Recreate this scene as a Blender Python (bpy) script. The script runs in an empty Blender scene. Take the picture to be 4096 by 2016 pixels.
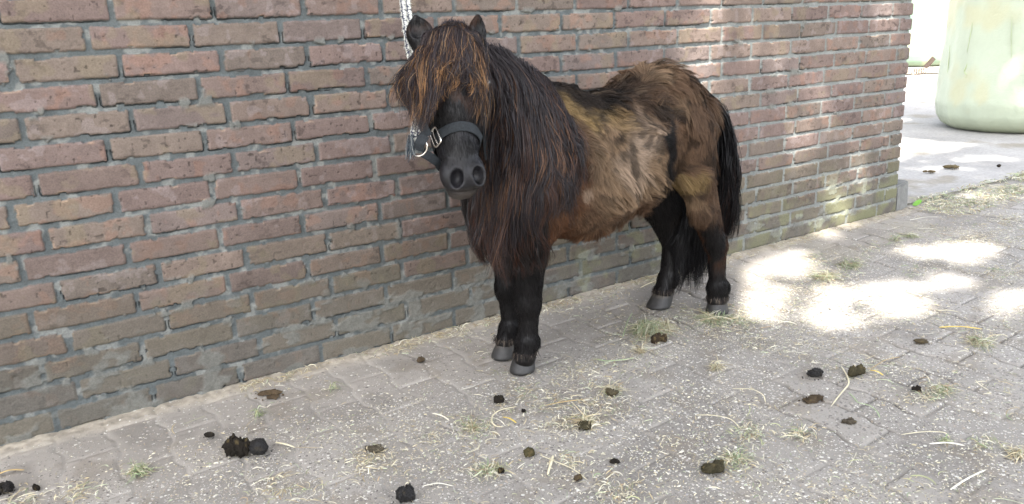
import bpy, math, random
import numpy as np
from mathutils import Vector, Matrix

# ------------------------------------------------------------------ camera, sky, sun, exposure
scene = bpy.context.scene
C = scene.collection
CAM_LOC = (-0.1953342, -2.0618339, 0.8877342)
CAM_ROT = (1.2988639, 0.0423120, -0.5759070)
FOC = 3126.937            # focal length in pixels of the 4096 px wide photograph
cd = bpy.data.cameras.new('camera'); cam = bpy.data.objects.new('camera', cd); C.objects.link(cam)
cam.location = CAM_LOC; cam.rotation_euler = CAM_ROT
cd.sensor_width = 36; cd.lens = FOC / 4096 * 36; cd.clip_start = .02; cd.clip_end = 400
scene.camera = cam

SUN = np.array([-.36, -.42, .83]); SUN /= np.linalg.norm(SUN)
elev = math.asin(SUN[2]); azim = math.atan2(SUN[0], SUN[1])
w = bpy.data.worlds.new('World'); scene.world = w; w.use_nodes = True
nt = w.node_tree; nt.nodes.clear()
sky = nt.nodes.new('ShaderNodeTexSky'); sky.sky_type = 'NISHITA'; sky.sun_disc = False
sky.sun_elevation = elev; sky.sun_rotation = azim; sky.air_density = 1.0; sky.dust_density = 3.0; sky.ozone_density = .6
hs = nt.nodes.new('ShaderNodeHueSaturation'); hs.inputs['Saturation'].default_value = .42
bg = nt.nodes.new('ShaderNodeBackground'); bg.inputs['Strength'].default_value = .15
wo = nt.nodes.new('ShaderNodeOutputWorld')
nt.links.new(sky.outputs[0], hs.inputs['Color']); nt.links.new(hs.outputs[0], bg.inputs['Color']); nt.links.new(bg.outputs[0], wo.inputs[0])
sl = bpy.data.lights.new('sun', 'SUN'); sl.energy = 3.6; sl.angle = math.radians(.6); sl.color = (1, .95, .87)
so = bpy.data.objects.new('sun', sl); C.objects.link(so)
so.rotation_euler = Vector(SUN).to_track_quat('Z', 'Y').to_euler(); so.location = (-3, -4, 8)
scene.view_settings.view_transform = 'Standard'; scene.view_settings.look = 'None'
scene.view_settings.exposure = 2.25; scene.view_settings.gamma = 1
scene.view_settings.use_curve_mapping = False
scene.cycles.max_bounces = 6

# ------------------------------------------------------------------ helpers
rng = np.random.default_rng(7)
_M = np.array(Matrix.Identity(3))
_R = np.array(cam.rotation_euler.to_matrix())
def ray(px, py):
    return _R @ np.array([(px - 2048) / FOC, -(py - 1008) / FOC, -1.0])
def gp(px, py, z=0.0):                       # a spot seen in the photo -> the place on the ground
    d = ray(px, py); t = (z - CAM_LOC[2]) / d[2]
    return np.array(CAM_LOC) + t * d
def yp(px, py, Y):                           # ... -> the place on a vertical plane parallel to the wall
    d = ray(px, py); t = (Y - CAM_LOC[1]) / d[1]
    return np.array(CAM_LOC) + t * d

def hash_(ix, iy, iz, seed):
    h = (ix.astype(np.int64) * 374761393 + iy.astype(np.int64) * 668265263 + iz.astype(np.int64) * 2147483647 + seed * 974711) & 0xffffffff
    h = ((h ^ (h >> 13)) * 1274126177) & 0xffffffff
    h = ((h ^ (h >> 16)) * 2246822519) & 0xffffffff
    return ((h ^ (h >> 15)) & 0xffffff).astype(np.float32) / np.float32(0xffffff)
def noise2(x, y, s, seed=0):
    x = x / s; y = y / s
    ix = np.floor(x); iy = np.floor(y); fx = x - ix; fy = y - iy
    fx = fx * fx * (3 - 2 * fx); fy = fy * fy * (3 - 2 * fy); z = np.zeros_like(ix)
    a = hash_(ix, iy, z, seed); b = hash_(ix + 1, iy, z, seed); c = hash_(ix, iy + 1, z, seed); d = hash_(ix + 1, iy + 1, z, seed)
    return (a * (1 - fx) + b * fx) * (1 - fy) + (c * (1 - fx) + d * fx) * fy
def fbm2(x, y, s, seed=0, o=4):
    t = 0; a = .5
    for k in range(o):
        t = t + a * noise2(x, y, s, seed + k * 17); s *= .5; a *= .5
    return t / (1 - .5 ** o)
def noise3(p, s, seed=0):
    q = p / s; i = np.floor(q); f = q - i; f = f * f * (3 - 2 * f)
    out = 0
    for dx in (0, 1):
        for dy in (0, 1):
            for dz in (0, 1):
                w_ = (f[..., 0] if dx else 1 - f[..., 0]) * (f[..., 1] if dy else 1 - f[..., 1]) * (f[..., 2] if dz else 1 - f[..., 2])
                out = out + w_ * hash_(i[..., 0] + dx, i[..., 1] + dy, i[..., 2] + dz, seed)
    return out
def fbm3(p, s, seed=0, o=3):
    t = 0; a = .5
    for k in range(o):
        t = t + a * noise3(p, s, seed + k * 13); s *= .5; a *= .5
    return t / (1 - .5 ** o)
def sst(a, b, x):
    t = np.clip((x - a) / (b - a), 0, 1); return t * t * (3 - 2 * t)
def mix(a, b, t):
    return a * (1 - t[..., None]) + b * t[..., None]
def rgb(*c): return np.array(c, np.float32)

def mesh_obj(name, V, F, mats, col=None, smooth=True, parent=None, mi=None, base=(0, 0, 0)):
    """V (n,3), F (m,3|4) -> one mesh object; col per vertex goes to the attribute 'Col'."""
    V = np.asarray(V, np.float32) - np.asarray(base, np.float32); F = np.asarray(F, np.int32)
    me = bpy.data.meshes.new(name)
    k = F.shape[1]; m = len(F)
    me.vertices.add(len(V)); me.vertices.foreach_set('co', V.ravel())
    me.loops.add(m * k); me.loops.foreach_set('vertex_index', F.ravel())
    me.polygons.add(m); me.polygons.foreach_set('loop_start', np.arange(m, dtype=np.int32) * k)
    me.update(calc_edges=True)
    if smooth: me.polygons.foreach_set('use_smooth', np.ones(m, bool))
    if col is not None:
        a = me.color_attributes.new('Col', 'FLOAT_COLOR', 'POINT')
        c = np.ones((len(V), 4), np.float32); c[:, :3] = col; a.data.foreach_set('color', c.ravel())
    for mt in (mats if isinstance(mats, (list, tuple)) else [mats]): me.materials.append(mt)
    if mi is not None: me.polygons.foreach_set('material_index', np.asarray(mi, np.int32))
    me.validate()
    o = bpy.data.objects.new(name, me); C.objects.link(o)
    if parent is not None:
        o.parent = parent
    else: o.location = base
    return o
def tag(o, label=None, cat=None, group=None, kind=None):
    if label: o['label'] = label
    if cat: o['category'] = cat
    if group: o['group'] = group
    if kind: o['kind'] = kind
    return o
def empty(name, loc, label, cat, group=None):
    o = bpy.data.objects.new(name, None); C.objects.link(o); o.location = loc; o.empty_display_size = .05
    return tag(o, label, cat, group)
def grid_faces(nu, nv):
    i = np.arange(nu - 1)[:, None] * nv + np.arange(nv - 1)[None]
    return np.stack([i, i + nv, i + nv + 1, i + 1], -1).reshape(-1, 4)
def tube(path, rad, seg=8, closed=False, aspect=1.0, up=(0, 0, 1)):
    """round or flattened tube along a path -> V, F"""
    P = np.asarray(path, float); n = len(P); rad = np.broadcast_to(np.asarray(rad, float), (n,))
    T = np.roll(P, -1, 0) - np.roll(P, 1, 0) if closed else np.gradient(P, axis=0)
    T /= np.linalg.norm(T, axis=1)[:, None] + 1e-9
    U = np.broadcast_to(np.asarray(up, float), P.shape).copy() if np.ndim(up) < 2 else np.asarray(up, float)
    S = np.cross(T, U); S /= np.linalg.norm(S, axis=1)[:, None] + 1e-9
    N = np.cross(S, T)
    a = np.arange(seg) / seg * 2 * np.pi
    V = P[:, None] + rad[:, None, None] * (np.cos(a)[None, :, None] * S[:, None] + aspect * np.sin(a)[None, :, None] * N[:, None])
    V = V.reshape(-1, 3); F = []
    for i in range(n if closed else n - 1):
        j = (i + 1) % n
        for k in range(seg):
            F.append((i * seg + k, i * seg + (k + 1) % seg, j * seg + (k + 1) % seg, j * seg + k))
    if not closed:
        c0, c1 = len(V), len(V) + 1
        V = np.vstack([V, P[:1], P[-1:]])
        for k in range(seg):
            F.append((c0, (k + 1) % seg, k, c0)); F.append((c1, (n - 1) * seg + k, (n - 1) * seg + (k + 1) % seg, c1))
    return V, np.array(F)
def fix_caps(V, F):                           # degenerate quads -> drop by splitting into separate faces lists
    return V, F
def join(parts):
    Vs, Fs, Cs, o = [], [], [], 0
    for p in parts:
        Vs.append(p[0]); Fs.append(np.asarray(p[1]) + o); o += len(p[0])
        if len(p) > 2: Cs.append(np.broadcast_to(p[2], (len(p[0]), 3)))
    return np.vstack(Vs), np.vstack(Fs), (np.vstack(Cs) if Cs else None)
def ribbons(P, W, S, col, fold=0.0):
    """P (N,k,3) centre lines, W (N,k) half widths, S (N,k,3) side vectors, col (N,k,3)"""
    N, k = P.shape[:2]
    V = np.stack([P - S * W[..., None], P + S * W[..., None]], 2).reshape(-1, 3)
    b = (np.arange(N)[:, None] * k + np.arange(k - 1)[None]) * 2
    F = np.stack([b, b + 1, b + 3, b + 2], -1).reshape(-1, 4)
    return V, F, np.repeat(col.reshape(-1, 3), 2, axis=0)
def ico(sub=3):
    import bmesh
    bm = bmesh.new(); bmesh.ops.create_icosphere(bm, subdivisions=sub, radius=1)
    V = np.array([v.co[:] for v in bm.verts]); F = np.array([[v.index for v in f.verts] for f in bm.faces]); bm.free()
    return V, F
ICO = ico(4); ICO3 = ico(3)

# ------------------------------------------------------------------ materials
def mat(name, rough=.8, spec=.3, bump=None, vary=None, color=None, attr=True, metal=0, sheen=0, coat=0, detail=None, trans=0):
    m = bpy.data.materials.new(name); m.use_nodes = True; n = m.node_tree.nodes; l = m.node_tree.links
    b = n['Principled BSDF']; b.inputs['Roughness'].default_value = rough; b.inputs['Specular IOR Level'].default_value = spec
    b.inputs['Metallic'].default_value = metal; b.inputs['Coat Weight'].default_value = coat; b.inputs['Coat Roughness'].default_value = .25
    if sheen: b.inputs['Sheen Weight'].default_value = sheen; b.inputs['Sheen Roughness'].default_value = .4
    if attr:
        a = n.new('ShaderNodeAttribute'); a.attribute_name = 'Col'; src = a.outputs['Color']
    else:
        r = n.new('ShaderNodeRGB'); r.outputs[0].default_value = (*color, 1); src = r.outputs[0]
    tc = n.new('ShaderNodeTexCoord')
    if vary:                                  # (scale, amount)
        t = n.new('ShaderNodeTexNoise'); t.inputs['Scale'].default_value = vary[0]; t.inputs['Detail'].default_value = 5; t.inputs['Roughness'].default_value = .65
        l.new(tc.outputs['Object'], t.inputs['Vector'])
        mr = n.new('ShaderNodeMapRange'); mr.inputs[1].default_value = .25; mr.inputs[2].default_value = .75
        mr.inputs[3].default_value = 1 - vary[1]; mr.inputs[4].default_value = 1 + vary[1]; l.new(t.outputs['Fac'], mr.inputs[0])
        mx = n.new('ShaderNodeVectorMath'); mx.operation = 'SCALE'; l.new(src, mx.inputs[0]); l.new(mr.outputs[0], mx.inputs['Scale']); src = mx.outputs[0]
    l.new(src, b.inputs['Base Color'])
    if bump:                                  # (scale, distance)
        t = n.new('ShaderNodeTexNoise'); t.inputs['Scale'].default_value = bump[0]; t.inputs['Detail'].default_value = 6; t.inputs['Roughness'].default_value = .7
        l.new(tc.outputs['Object'], t.inputs['Vector'])
        bp = n.new('ShaderNodeBump'); bp.inputs['Distance'].default_value = bump[1]; bp.inputs['Strength'].default_value = 1
        l.new(t.outputs['Fac'], bp.inputs['Height']); l.new(bp.outputs[0], b.inputs['Normal'])
    return m

# ------------------------------------------------------------------ brick wall (one relief: bricks stand proud of recessed mortar)
PB, CB, XEND = .222, .0633202, 3.266
def coords(*segs):                            # (start, stop, step) ...
    o = [np.arange(a, b, s) for a, b, s in segs]; return np.unique(np.round(np.concatenate(o), 5))
def build_wall():
    xs = coords((-2.4, -.5, .009), (-.5, 1.3, .0022), (1.3, 3.255, .0032)); xs = np.append(xs, [3.2555, 3.2575, 3.2595, 3.2615, 3.2635, 3.266])
    zs = coords((-.05, 1.02, .0021), (1.02, 1.14, .004), (1.14, 2.3, .0095))
    X, Z = np.meshgrid(xs, zs, indexing='ij')
    # wandering of courses and joints
    zw = Z + .0016 * (fbm2(X, Z, .35, 3, 2) - .5) * 2 + .0012 * (noise2(X, Z * 0 + 1, .12, 9) - .5)
    n = np.floor((zw - .032) / CB + .5); vz = (zw - .032) - n * CB
    off = np.where(n % 2 == 1, .269, 0.0)
    u = X / PB - off; i = np.floor(u)
    h1 = hash_(i, n, n * 0, 11); h2 = hash_(i + 1, n, n * 0, 11)
    jl = (h1 - .5) * .009; jr = (h2 - .5) * .009                     # joint jitter
    xl = (i + off) * PB + jl; xr = (i + 1 + off) * PB + jr
    # at the end of the wall the last piece stops at XEND
    last = xr > XEND - .05
    i = np.where(last & (xl > XEND - .05), i - 1, i)
    hb = hash_(i, n, n * 0, 5); hc = hash_(i, n, n * 0, 6); hd = hash_(i, n, n * 0, 7); he = hash_(i, n, n * 0, 8)
    xl = np.where(last, np.maximum((i + off) * PB + (hash_(i, n, n * 0, 11) - .5) * .009, 0), xl); xr = np.where(last, XEND + .008, xr)
    jw = .0064 + .0022 * (hash_(i, n, n * 0, 21) - .5)
    cx = (xl + xr) / 2; hw = (xr - xl) / 2 - jw; hh = CB / 2 - .0062 - .0012 * (hc - .5)
    tilt = (hb - .5) * .014
    dx = np.abs(X - cx) - hw; dz = np.abs(vz - tilt * (X - cx)) - hh
    ed = .0026 * (fbm2(X, Z, .03, 31, 3) - .5) + .0030 * (fbm2(X, Z, .0085, 41, 2) - .5)
    r = .0045; qx = dx + r; qz = dz + r
    sd = np.minimum(np.maximum(qx, qz), 0) + np.hypot(np.maximum(qx, 0), np.maximum(qz, 0)) - r + ed
    # chipped corners / edges
    chip = sst(.72, .80, noise2(X, Z, .022, 51)) * sst(.010, .0, -sd)
    sd = sd + chip * .006
    # mortar smeared over the brick faces low on the wall, mostly at the left
    lowness = sst(.22, .02, Z + .05 * (fbm2(X, Z, .3, 61, 3) - .5)) * (.25 + .35 * sst(1.6, .1, X))
    smear = sst(.67 - .19 * lowness, .75 - .16 * lowness, fbm2(X, Z * 1.6, .075, 71, 4)) * sst(.34, .12, Z)
    smear = np.maximum(smear, sst(.73, .76, fbm2(X, Z, .06, 75, 4)) * sst(-.012, 0, sd))
    br = sst(.0011, -.0011, sd)                                     # 1 on brick
    face = .0020 * (fbm2(X, Z, .05, 81, 3) - .5) + .0014 * (fbm2(X, Z, .009, 91, 3) - .5) + (hd - .5) * .0022
    pits = sst(.88, .93, noise2(X, Z, .0075, 181)) * .0014
    rnd = -.0018 * sst(-.006, .0, sd)
    hbk = face - pits + rnd
    mort = -.0082 + .0022 * (fbm2(X, Z, .06, 101, 3) - .5) + .0022 * (fbm2(X, Z, .006, 111, 2) - .5)
    # joints flush at the base of the wall
    mort = mort + .005 * lowness + .0035 * sst(.45, .1, Z)
    shade_groove = sst(.0008, -.0008, np.abs(sd - .0022) - .0012) * sst(.56, .66, noise2(X, Z, .11, 121)) * (vz < 0)
    mort = mort - .006 * shade_groove
    H = mort * (1 - br) + hbk * br
    H = np.maximum(H, smear * (.0012 + .002 * (fbm2(X, Z, .01, 131, 2) - .3)) + H * (1 - smear))
    # colours
    pal = np.array([[.300, .185, .150], [.270, .165, .142], [.330, .215, .160], [.250, .150, .130], [.290, .205, .150], [.235, .175, .135], [.310, .180, .150], [.275, .190, .170]], np.float32)
    bc = pal[(hb * 7.999).astype(int)] * (.88 + .24 * hc)[..., None]
    bc = (bc * .62 + rgb(.275, .195, .165) * .38); bc = bc * .68 + bc.mean(-1, keepdims=True) * rgb(1.05, .99, .97) * .32; bc = bc * rgb(.68, .70, .69)
    stain = fbm2(X, Z, .045, 141, 4)[..., None]
    bc = bc * (.74 + .36 * stain + .18 * fbm2(X, Z, .012, 145, 3)[..., None])
    dk = sst(.60, .70, fbm2(X, Z * 1.5, .02, 147, 4)) * sst(.45, .6, fbm2(X, Z, .09, 149, 2)); bc = bc * (1 - .34 * dk)[..., None]
    k = sst(.57, .70, fbm2(X, Z, .032, 151, 3)) * (hd > .35)
    bc = mix(bc, rgb(.27, .150, .105) * (.8 + .4 * hc)[..., None], k * .32)
    k = sst(.58, .68, fbm2(X, Z, .05, 161, 3)) * (he > .45)
    bc = mix(bc, rgb(.215, .175, .120) * np.ones(3, np.float32), k * .45)
    k = sst(.60, .72, fbm2(X, Z, .028, 171, 3)) * (he < .5)
    bc = mix(bc, rgb(.30, .25, .24), k * .32)
    spots = sst(.88, .92, noise2(X, Z, .0075, 181)) * (hc > .3)
    bc = bc * (1 - .45 * spots)[..., None]
    k = chip * sst(.004, -.004, sd) * (noise2(X, Z, .09, 191) > .62)
    bc = mix(bc, rgb(.52, .36, .24), k * .8)
    # darker, greyer and greener low courses
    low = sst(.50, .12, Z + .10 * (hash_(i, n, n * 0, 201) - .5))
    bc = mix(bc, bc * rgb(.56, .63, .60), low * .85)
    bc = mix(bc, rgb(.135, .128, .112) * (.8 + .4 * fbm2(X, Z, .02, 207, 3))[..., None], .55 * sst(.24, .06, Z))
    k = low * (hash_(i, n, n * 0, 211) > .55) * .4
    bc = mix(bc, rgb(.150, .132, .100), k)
    gm = sst(1.5, 3.0, X) * sst(.40, .05, Z) * sst(.42, .66, fbm2(X, Z, .12, 221, 4))
    gm = np.maximum(gm, .75 * sst(.50, .70, fbm2(X, Z, .05, 225, 3)) * sst(.30, .1, Z) * sst(1.0, 1.6, X))
    bc = mix(bc, rgb(.185, .190, .105), gm * .7)
    mc = rgb(.120, .134, .134) * (.78 + .44 * fbm2(X, Z, .02, 231, 3))[..., None]
    mc = mix(mc, rgb(.27, .275, .255), .8 * sst(.55, .7, fbm2(X, Z, .03, 241, 3)))
    mc = mix(mc, rgb(.235, .245, .185), gm * .8)
    mc = mix(mc, rgb(.30, .31, .29), .6 * sst(1.5, 2.6, X))
    mc = mc * (1 - .18 * low)[..., None]
    mc = mc * (1 - .75 * shade_groove)[..., None]  # grooves below the brick edges, their shade put into the mortar colour
    sc = mix(rgb(.158, .158, .142) * (.75 + .5 * fbm2(X, Z, .014, 251, 3))[..., None], rgb(.27, .28, .21), gm)
    col = mix(mc, bc, br); col = mix(col, sc, smear * .8)
    xx = X.copy(); xe = XEND - .007 * (1 - br) + .002 * (noise2(X * 0, Z, .012, 261) - .5) - .004 * sst(-.008, 0, dz)
    endz = X > 3.25
    xx = np.where(endz, np.minimum(X, xe), X)
    Y = -H
    Y = np.where(endz, Y + .006 * sst(3.259, 3.266, X), Y)
    # fold the relief round the end face, then the back and the top
    V = np.stack([xx, Y, Z], -1)
    e1 = np.stack([xe[-1], np.full(len(zs), .03), zs], -1); e2 = np.stack([xe[-1], np.full(len(zs), .21), zs], -1)
    e3 = np.stack([xe[-1] - .004, np.full(len(zs), .22), zs], -1); e4 = np.stack([np.full(len(zs), -2.4), np.full(len(zs), .22), zs], -1)
    V = np.concatenate([V, e1[None], e2[None], e3[None], e4[None], V[:1]], 0)
    ce = col[-1]
    col = np.concatenate([col, ce[None], ce[None], ce[None], ce[None], col[:1]], 0)
    nu, nv = V.shape[:2]
    F = grid_faces(nu, nv)
    # concrete coping closes the top
    V = V.reshape(-1, 3); col = col.reshape(-1, 3)
    m = mat('weathered_brick_and_mortar', rough=.92, spec=.2, bump=(420, .0012), vary=(240, .24))
    root = empty('brick_wall', (1, 0, 0), 'weathered red-brown brick wall with grey mortar behind the pony', 'wall')
    mesh_obj('brickwork', V, F, m, col, parent=root, base=(1, 0, 0))
    cv = []; cf = []
    mc_ = mat('coping_concrete', color=(.3, .3, .28), attr=False, bump=(60, .003), vary=(9, .2))
    import bmesh
    bm = bmesh.new(); bmesh.ops.create_cube(bm, size=1)
    bmesh.ops.scale(bm, vec=(5.72, .30, .07), verts=bm.verts); bmesh.ops.translate(bm, vec=(.44 - 1, .11, 2.331), verts=bm.verts)
    bmesh.ops.bevel(bm, geom=bm.edges[:], offset=.008, segments=2, affect='EDGES')
    me = bpy.data.meshes.new('coping'); bm.to_mesh(me); bm.free(); me.materials.append(mc_)
    o = bpy.data.objects.new('coping', me); C.objects.link(o); o.parent = root
build_wall()

# ------------------------------------------------------------------ ground
def paver_field(X, Y):
    A, PX, PY = .0085, .1125, .225
    wob = lambda y: A * np.sin(2 * np.pi * y / PY) + A * .35 * np.sin(6 * np.pi * y / PY)
    jx = .004 * (fbm2(X, Y, .25, 301, 2) - .5) * 2
    x = X + jx; k = np.floor((x - wob(Y)) / PX); fx = (x - wob(Y)) - k * PX
    dx = np.minimum(fx, PX - fx)
    off = (k % 2) * .5
    yy = Y + .003 * (noise2(X, Y, .08, 305) - .5) - .05 * (fx - PX / 2)
    v = yy / PY - off - .25; j = np.floor(v); fy = (v - j) * PY
    dy = np.minimum(fy, PY - fy)
    d = np.minimum(dx, dy)
    return d, k, j
def build_ground():
    xs = coords((-3.2, -.5, .04), (-.5, 2.3, .0034), (2.3, 3.6, .0055), (3.6, 5.2, .012), (5.2, 9.0, .05))
    ys = coords((-6, -1.7, .05), (-1.7, -1.0, .0042), (-1.0, .0, .0030), (.0, .072, .004))
    X, Y = np.meshgrid(xs, ys, indexing='ij')
    d, k, j = paver_field(X, Y)
    hp = hash_(k, j, k * 0, 311)
    d = d + .0035 * (fbm2(X, Y, .02, 315, 3) - .5)
    joint = sst(.0050, .0018, d)
    # sandy, filled joints near the wall at the left; open dark ones at the right
    fill = sst(1.5, .7, X + .5 * (fbm2(X, Y, .5, 321, 2) - .5)) * .85 + .15
    fill = np.maximum(fill, sst(.45, .60, fbm2(X, Y, .35, 325, 3)) * .8)
    H = .0022 * (fbm2(X, Y, .35, 331, 2) - .5) + (hp - .5) * .0030 - joint * (.0065 * (1 - .85 * fill))
    H += .0013 * (fbm2(X, Y, .012, 335, 2) - .5) - .0016 * sst(.014, .002, d)
    dirt = sst(-.085, -.02, Y + .05 * (fbm2(X, Y, .10, 341, 4) - .5)) * sst(3.6, 3.2, X)
    H += dirt * (.006 + .006 * (fbm2(X, Y, .02, 345, 3) - .3))
    Z = H - .002
    smooth_ = sst(-.50, -.22, Y + .16 * (fbm2(X, Y, .4, 351, 3) - .5)) * .8                # less exposed grit near the wall
    grit = 1 - smooth_
    g = fbm2(X, Y, .5, 361, 3)[..., None]
    base = mix(rgb(.322, .301, .270) * (.68 + .52 * g), rgb(.32, .304, .282) * (.85 + .3 * g), sst(1.2, 2.6, X))
    base = base * (.90 + .2 * hp)[..., None]
    base = mix(base, rgb(.345, .315, .280), smooth_ * .6)
    st = sst(.56, .70, fbm2(X, Y, .16, 371, 4)); base = base * (1 - .18 * st)[..., None]
    jc = mix(rgb(.055, .05, .045), rgb(.38, .355, .32), fill)
    col = mix(base, jc, joint * (.85 * (1 - fill) + .50 * fill))
    dc = rgb(.36, .32, .26) * (.6 + .8 * fbm2(X, Y, .014, 381, 3))[..., None]
    col = mix(col, dc, np.clip(dirt * 1.1, 0, .95))
    # brown trodden patches of old droppings and hay dust
    br = sst(.60, .74, fbm2(X, Y, .09, 391, 4)) * sst(-.05, -.2, Y); col = mix(col, rgb(.20, .17, .13), br * .40)
    hd = sst(.55, .75, fbm2(X, Y, .22, 395, 4)) * sst(1.0, 2.4, X); col = mix(col, rgb(.32, .30, .22), hd * .25)
    # grassy, mossy strip along the edge to the concrete yard
    eg = sst(.0, .05, Y + .06 * (fbm2(X, Y, .06, 401, 3) - .5)) * sst(3.25, 3.4, X)
    col = mix(col, rgb(.085, .080, .055) * (.6 + .8 * fbm2(X, Y, .02, 405, 2))[..., None], eg * .8)
    m = mat('exposed_aggregate_paving', rough=.9, spec=.25)
    n = m.node_tree.nodes; l = m.node_tree.links; b = n['Principled BSDF']; src = b.inputs['Base Color'].links[0].from_socket
    tc = n.new('ShaderNodeTexCoord'); ga = n.new('ShaderNodeAttribute'); ga.attribute_name = 'grit'
    hsum = None
    def M(op, a, bb=None):
        q = n.new('ShaderNodeMath'); q.operation = op
        for s, v in ((0, a), (1, bb)):
            if v is None: continue
            if isinstance(v, (int, float)): q.inputs[s].default_value = v
            else: l.new(v, q.inputs[s])
        return q.outputs[0]
    nz = n.new('ShaderNodeTexNoise'); nz.inputs['Scale'].default_value = 150; nz.inputs['Detail'].default_value = 3; l.new(tc.outputs['Object'], nz.inputs['Vector'])
    va = n.new('ShaderNodeVectorMath'); va.operation = 'SCALE'; va.inputs['Scale'].default_value = .004; l.new(nz.outputs['Color'], va.inputs[0])
    vb = n.new('ShaderNodeVectorMath'); vb.operation = 'ADD'; l.new(tc.outputs['Object'], vb.inputs[0]); l.new(va.outputs[0], vb.inputs[1])
    for sc, thr, seed in ((105, .44, 0), (210, .45, 3.7)):
        mp = n.new('ShaderNodeMapping'); mp.inputs['Location'].default_value = (seed, seed * 2, 0); l.new(vb.outputs[0], mp.inputs['Vector'])
        vo = n.new('ShaderNodeTexVoronoi'); vo.inputs['Scale'].default_value = sc; l.new(mp.outputs[0], vo.inputs['Vector'])
        sep = n.new('ShaderNodeSeparateColor'); l.new(vo.outputs['Color'], sep.inputs[0])
        inside = M('LESS_THAN', vo.outputs['Distance'], M('ADD', M('MULTIPLY', sep.outputs[1], .26), thr - .28))
        on = M('MULTIPLY', inside, M('LESS_THAN', sep.outputs[0], M('MULTIPLY', ga.outputs['Fac'], .95)))
        cr = n.new('ShaderNodeValToRGB'); cr.color_ramp.interpolation = 'CONSTANT'
        e = cr.color_ramp.elements
        cols = [(0, (.17, .155, .145)), (.18, (.25, .225, .20)), (.36, (.33, .31, .285)), (.54, (.40, .34, .27)), (.66, (.37, .355, .34)), (.74, (.55, .52, .47)), (.86, (.46, .42, .34)), (.90, (.70, .68, .62))]
        e[0].position = 0; e[0].color = (*cols[0][1], 1); e[1].position = cols[1][0]; e[1].color = (*cols[1][1], 1)
        for p_, c_ in cols[2:]:
            q = e.new(p_); q.color = (*c_, 1)
        l.new(sep.outputs[2], cr.inputs[0])
        mx = n.new('ShaderNodeMix'); mx.data_type = 'RGBA'; l.new(M('MULTIPLY', on, .88), mx.inputs['Factor']); l.new(src, mx.inputs['A']); l.new(cr.outputs[0], mx.inputs['B']); src = mx.outputs['Result']
        hgt = M('MULTIPLY', on, M('SUBTRACT', .5, vo.outputs['Distance'])); hgt = M('MULTIPLY', hgt, .0035 if sc < 150 else .0016)
        hsum = hgt if hsum is None else M('ADD', hsum, hgt)
    l.new(src, b.inputs['Base Color'])
    n2 = n.new('ShaderNodeTexNoise'); n2.inputs['Scale'].default_value = 500; n2.inputs['Detail'].default_value = 4; l.new(tc.outputs['Object'], n2.inputs['Vector'])
    hsum = M('ADD', hsum, M('MULTIPLY', n2.outputs['Fac'], .0014))
    bp = n.new('ShaderNodeBump'); bp.inputs['Distance'].default_value = 1; l.new(hsum, bp.inputs['Height']); l.new(bp.outputs[0], b.inputs['Normal'])
    o = mesh_obj('paving', np.stack([X, Y, Z], -1).reshape(-1, 3), grid_faces(len(xs), len(ys)), m, col.reshape(-1, 3))
    a = o.data.attributes.new('grit', 'FLOAT', 'POINT'); gr = np.clip(grit * (1 - .7 * joint) * (1 - .8 * dirt) + .12, 0, 1) * (1 - .8 * eg); a.data.foreach_set('value', gr.ravel().astype(np.float32))
    tag(o, 'grey exposed-aggregate block paving with wavy joints', 'paving', kind='structure')
    # concrete yard beyond the pavers
    xs = coords((3.0, 9, .05), (9, 42, .6)); ys = coords((.073, .5, .012), (.5, 4, .05), (4, 40, .6))
    X, Y = np.meshgrid(xs, ys, indexing='ij')
    Z = -.006 + .004 * (fbm2(X, Y, .5, 411, 3) - .5)
    col = rgb(.34, .325, .305) * (.72 + .5 * fbm2(X, Y, .4, 421, 5))[..., None]
    col = mix(col, rgb(.22, .19, .14), .7 * sst(.58, .72, fbm2(X, Y, .3, 431, 5)))
    mc = mat('yard_concrete', rough=.9, bump=(90, .003), vary=(55, .22))
    o = mesh_obj('concrete_yard', np.stack([X, Y, Z], -1).reshape(-1, 3), grid_faces(len(xs), len(ys)), mc, col.reshape(-1, 3))
    tag(o, 'pale sunlit concrete yard beyond the wall corner', 'yard', kind='structure')
    # wide earth sheet to the horizon
    m2 = mat('farm_ground', color=(.16, .15, .11), attr=False, bump=(8, .03), vary=(1.2, .25))
    V = np.array([[-150, -150, -.03], [150, -150, -.03], [150, 150, -.03], [-150, 150, -.03]]); o = mesh_obj('ground', V, [[0, 1, 2, 3]], m2)
    tag(o, 'bare farmyard ground reaching to the horizon', 'ground', kind='structure')
build_ground()
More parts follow.
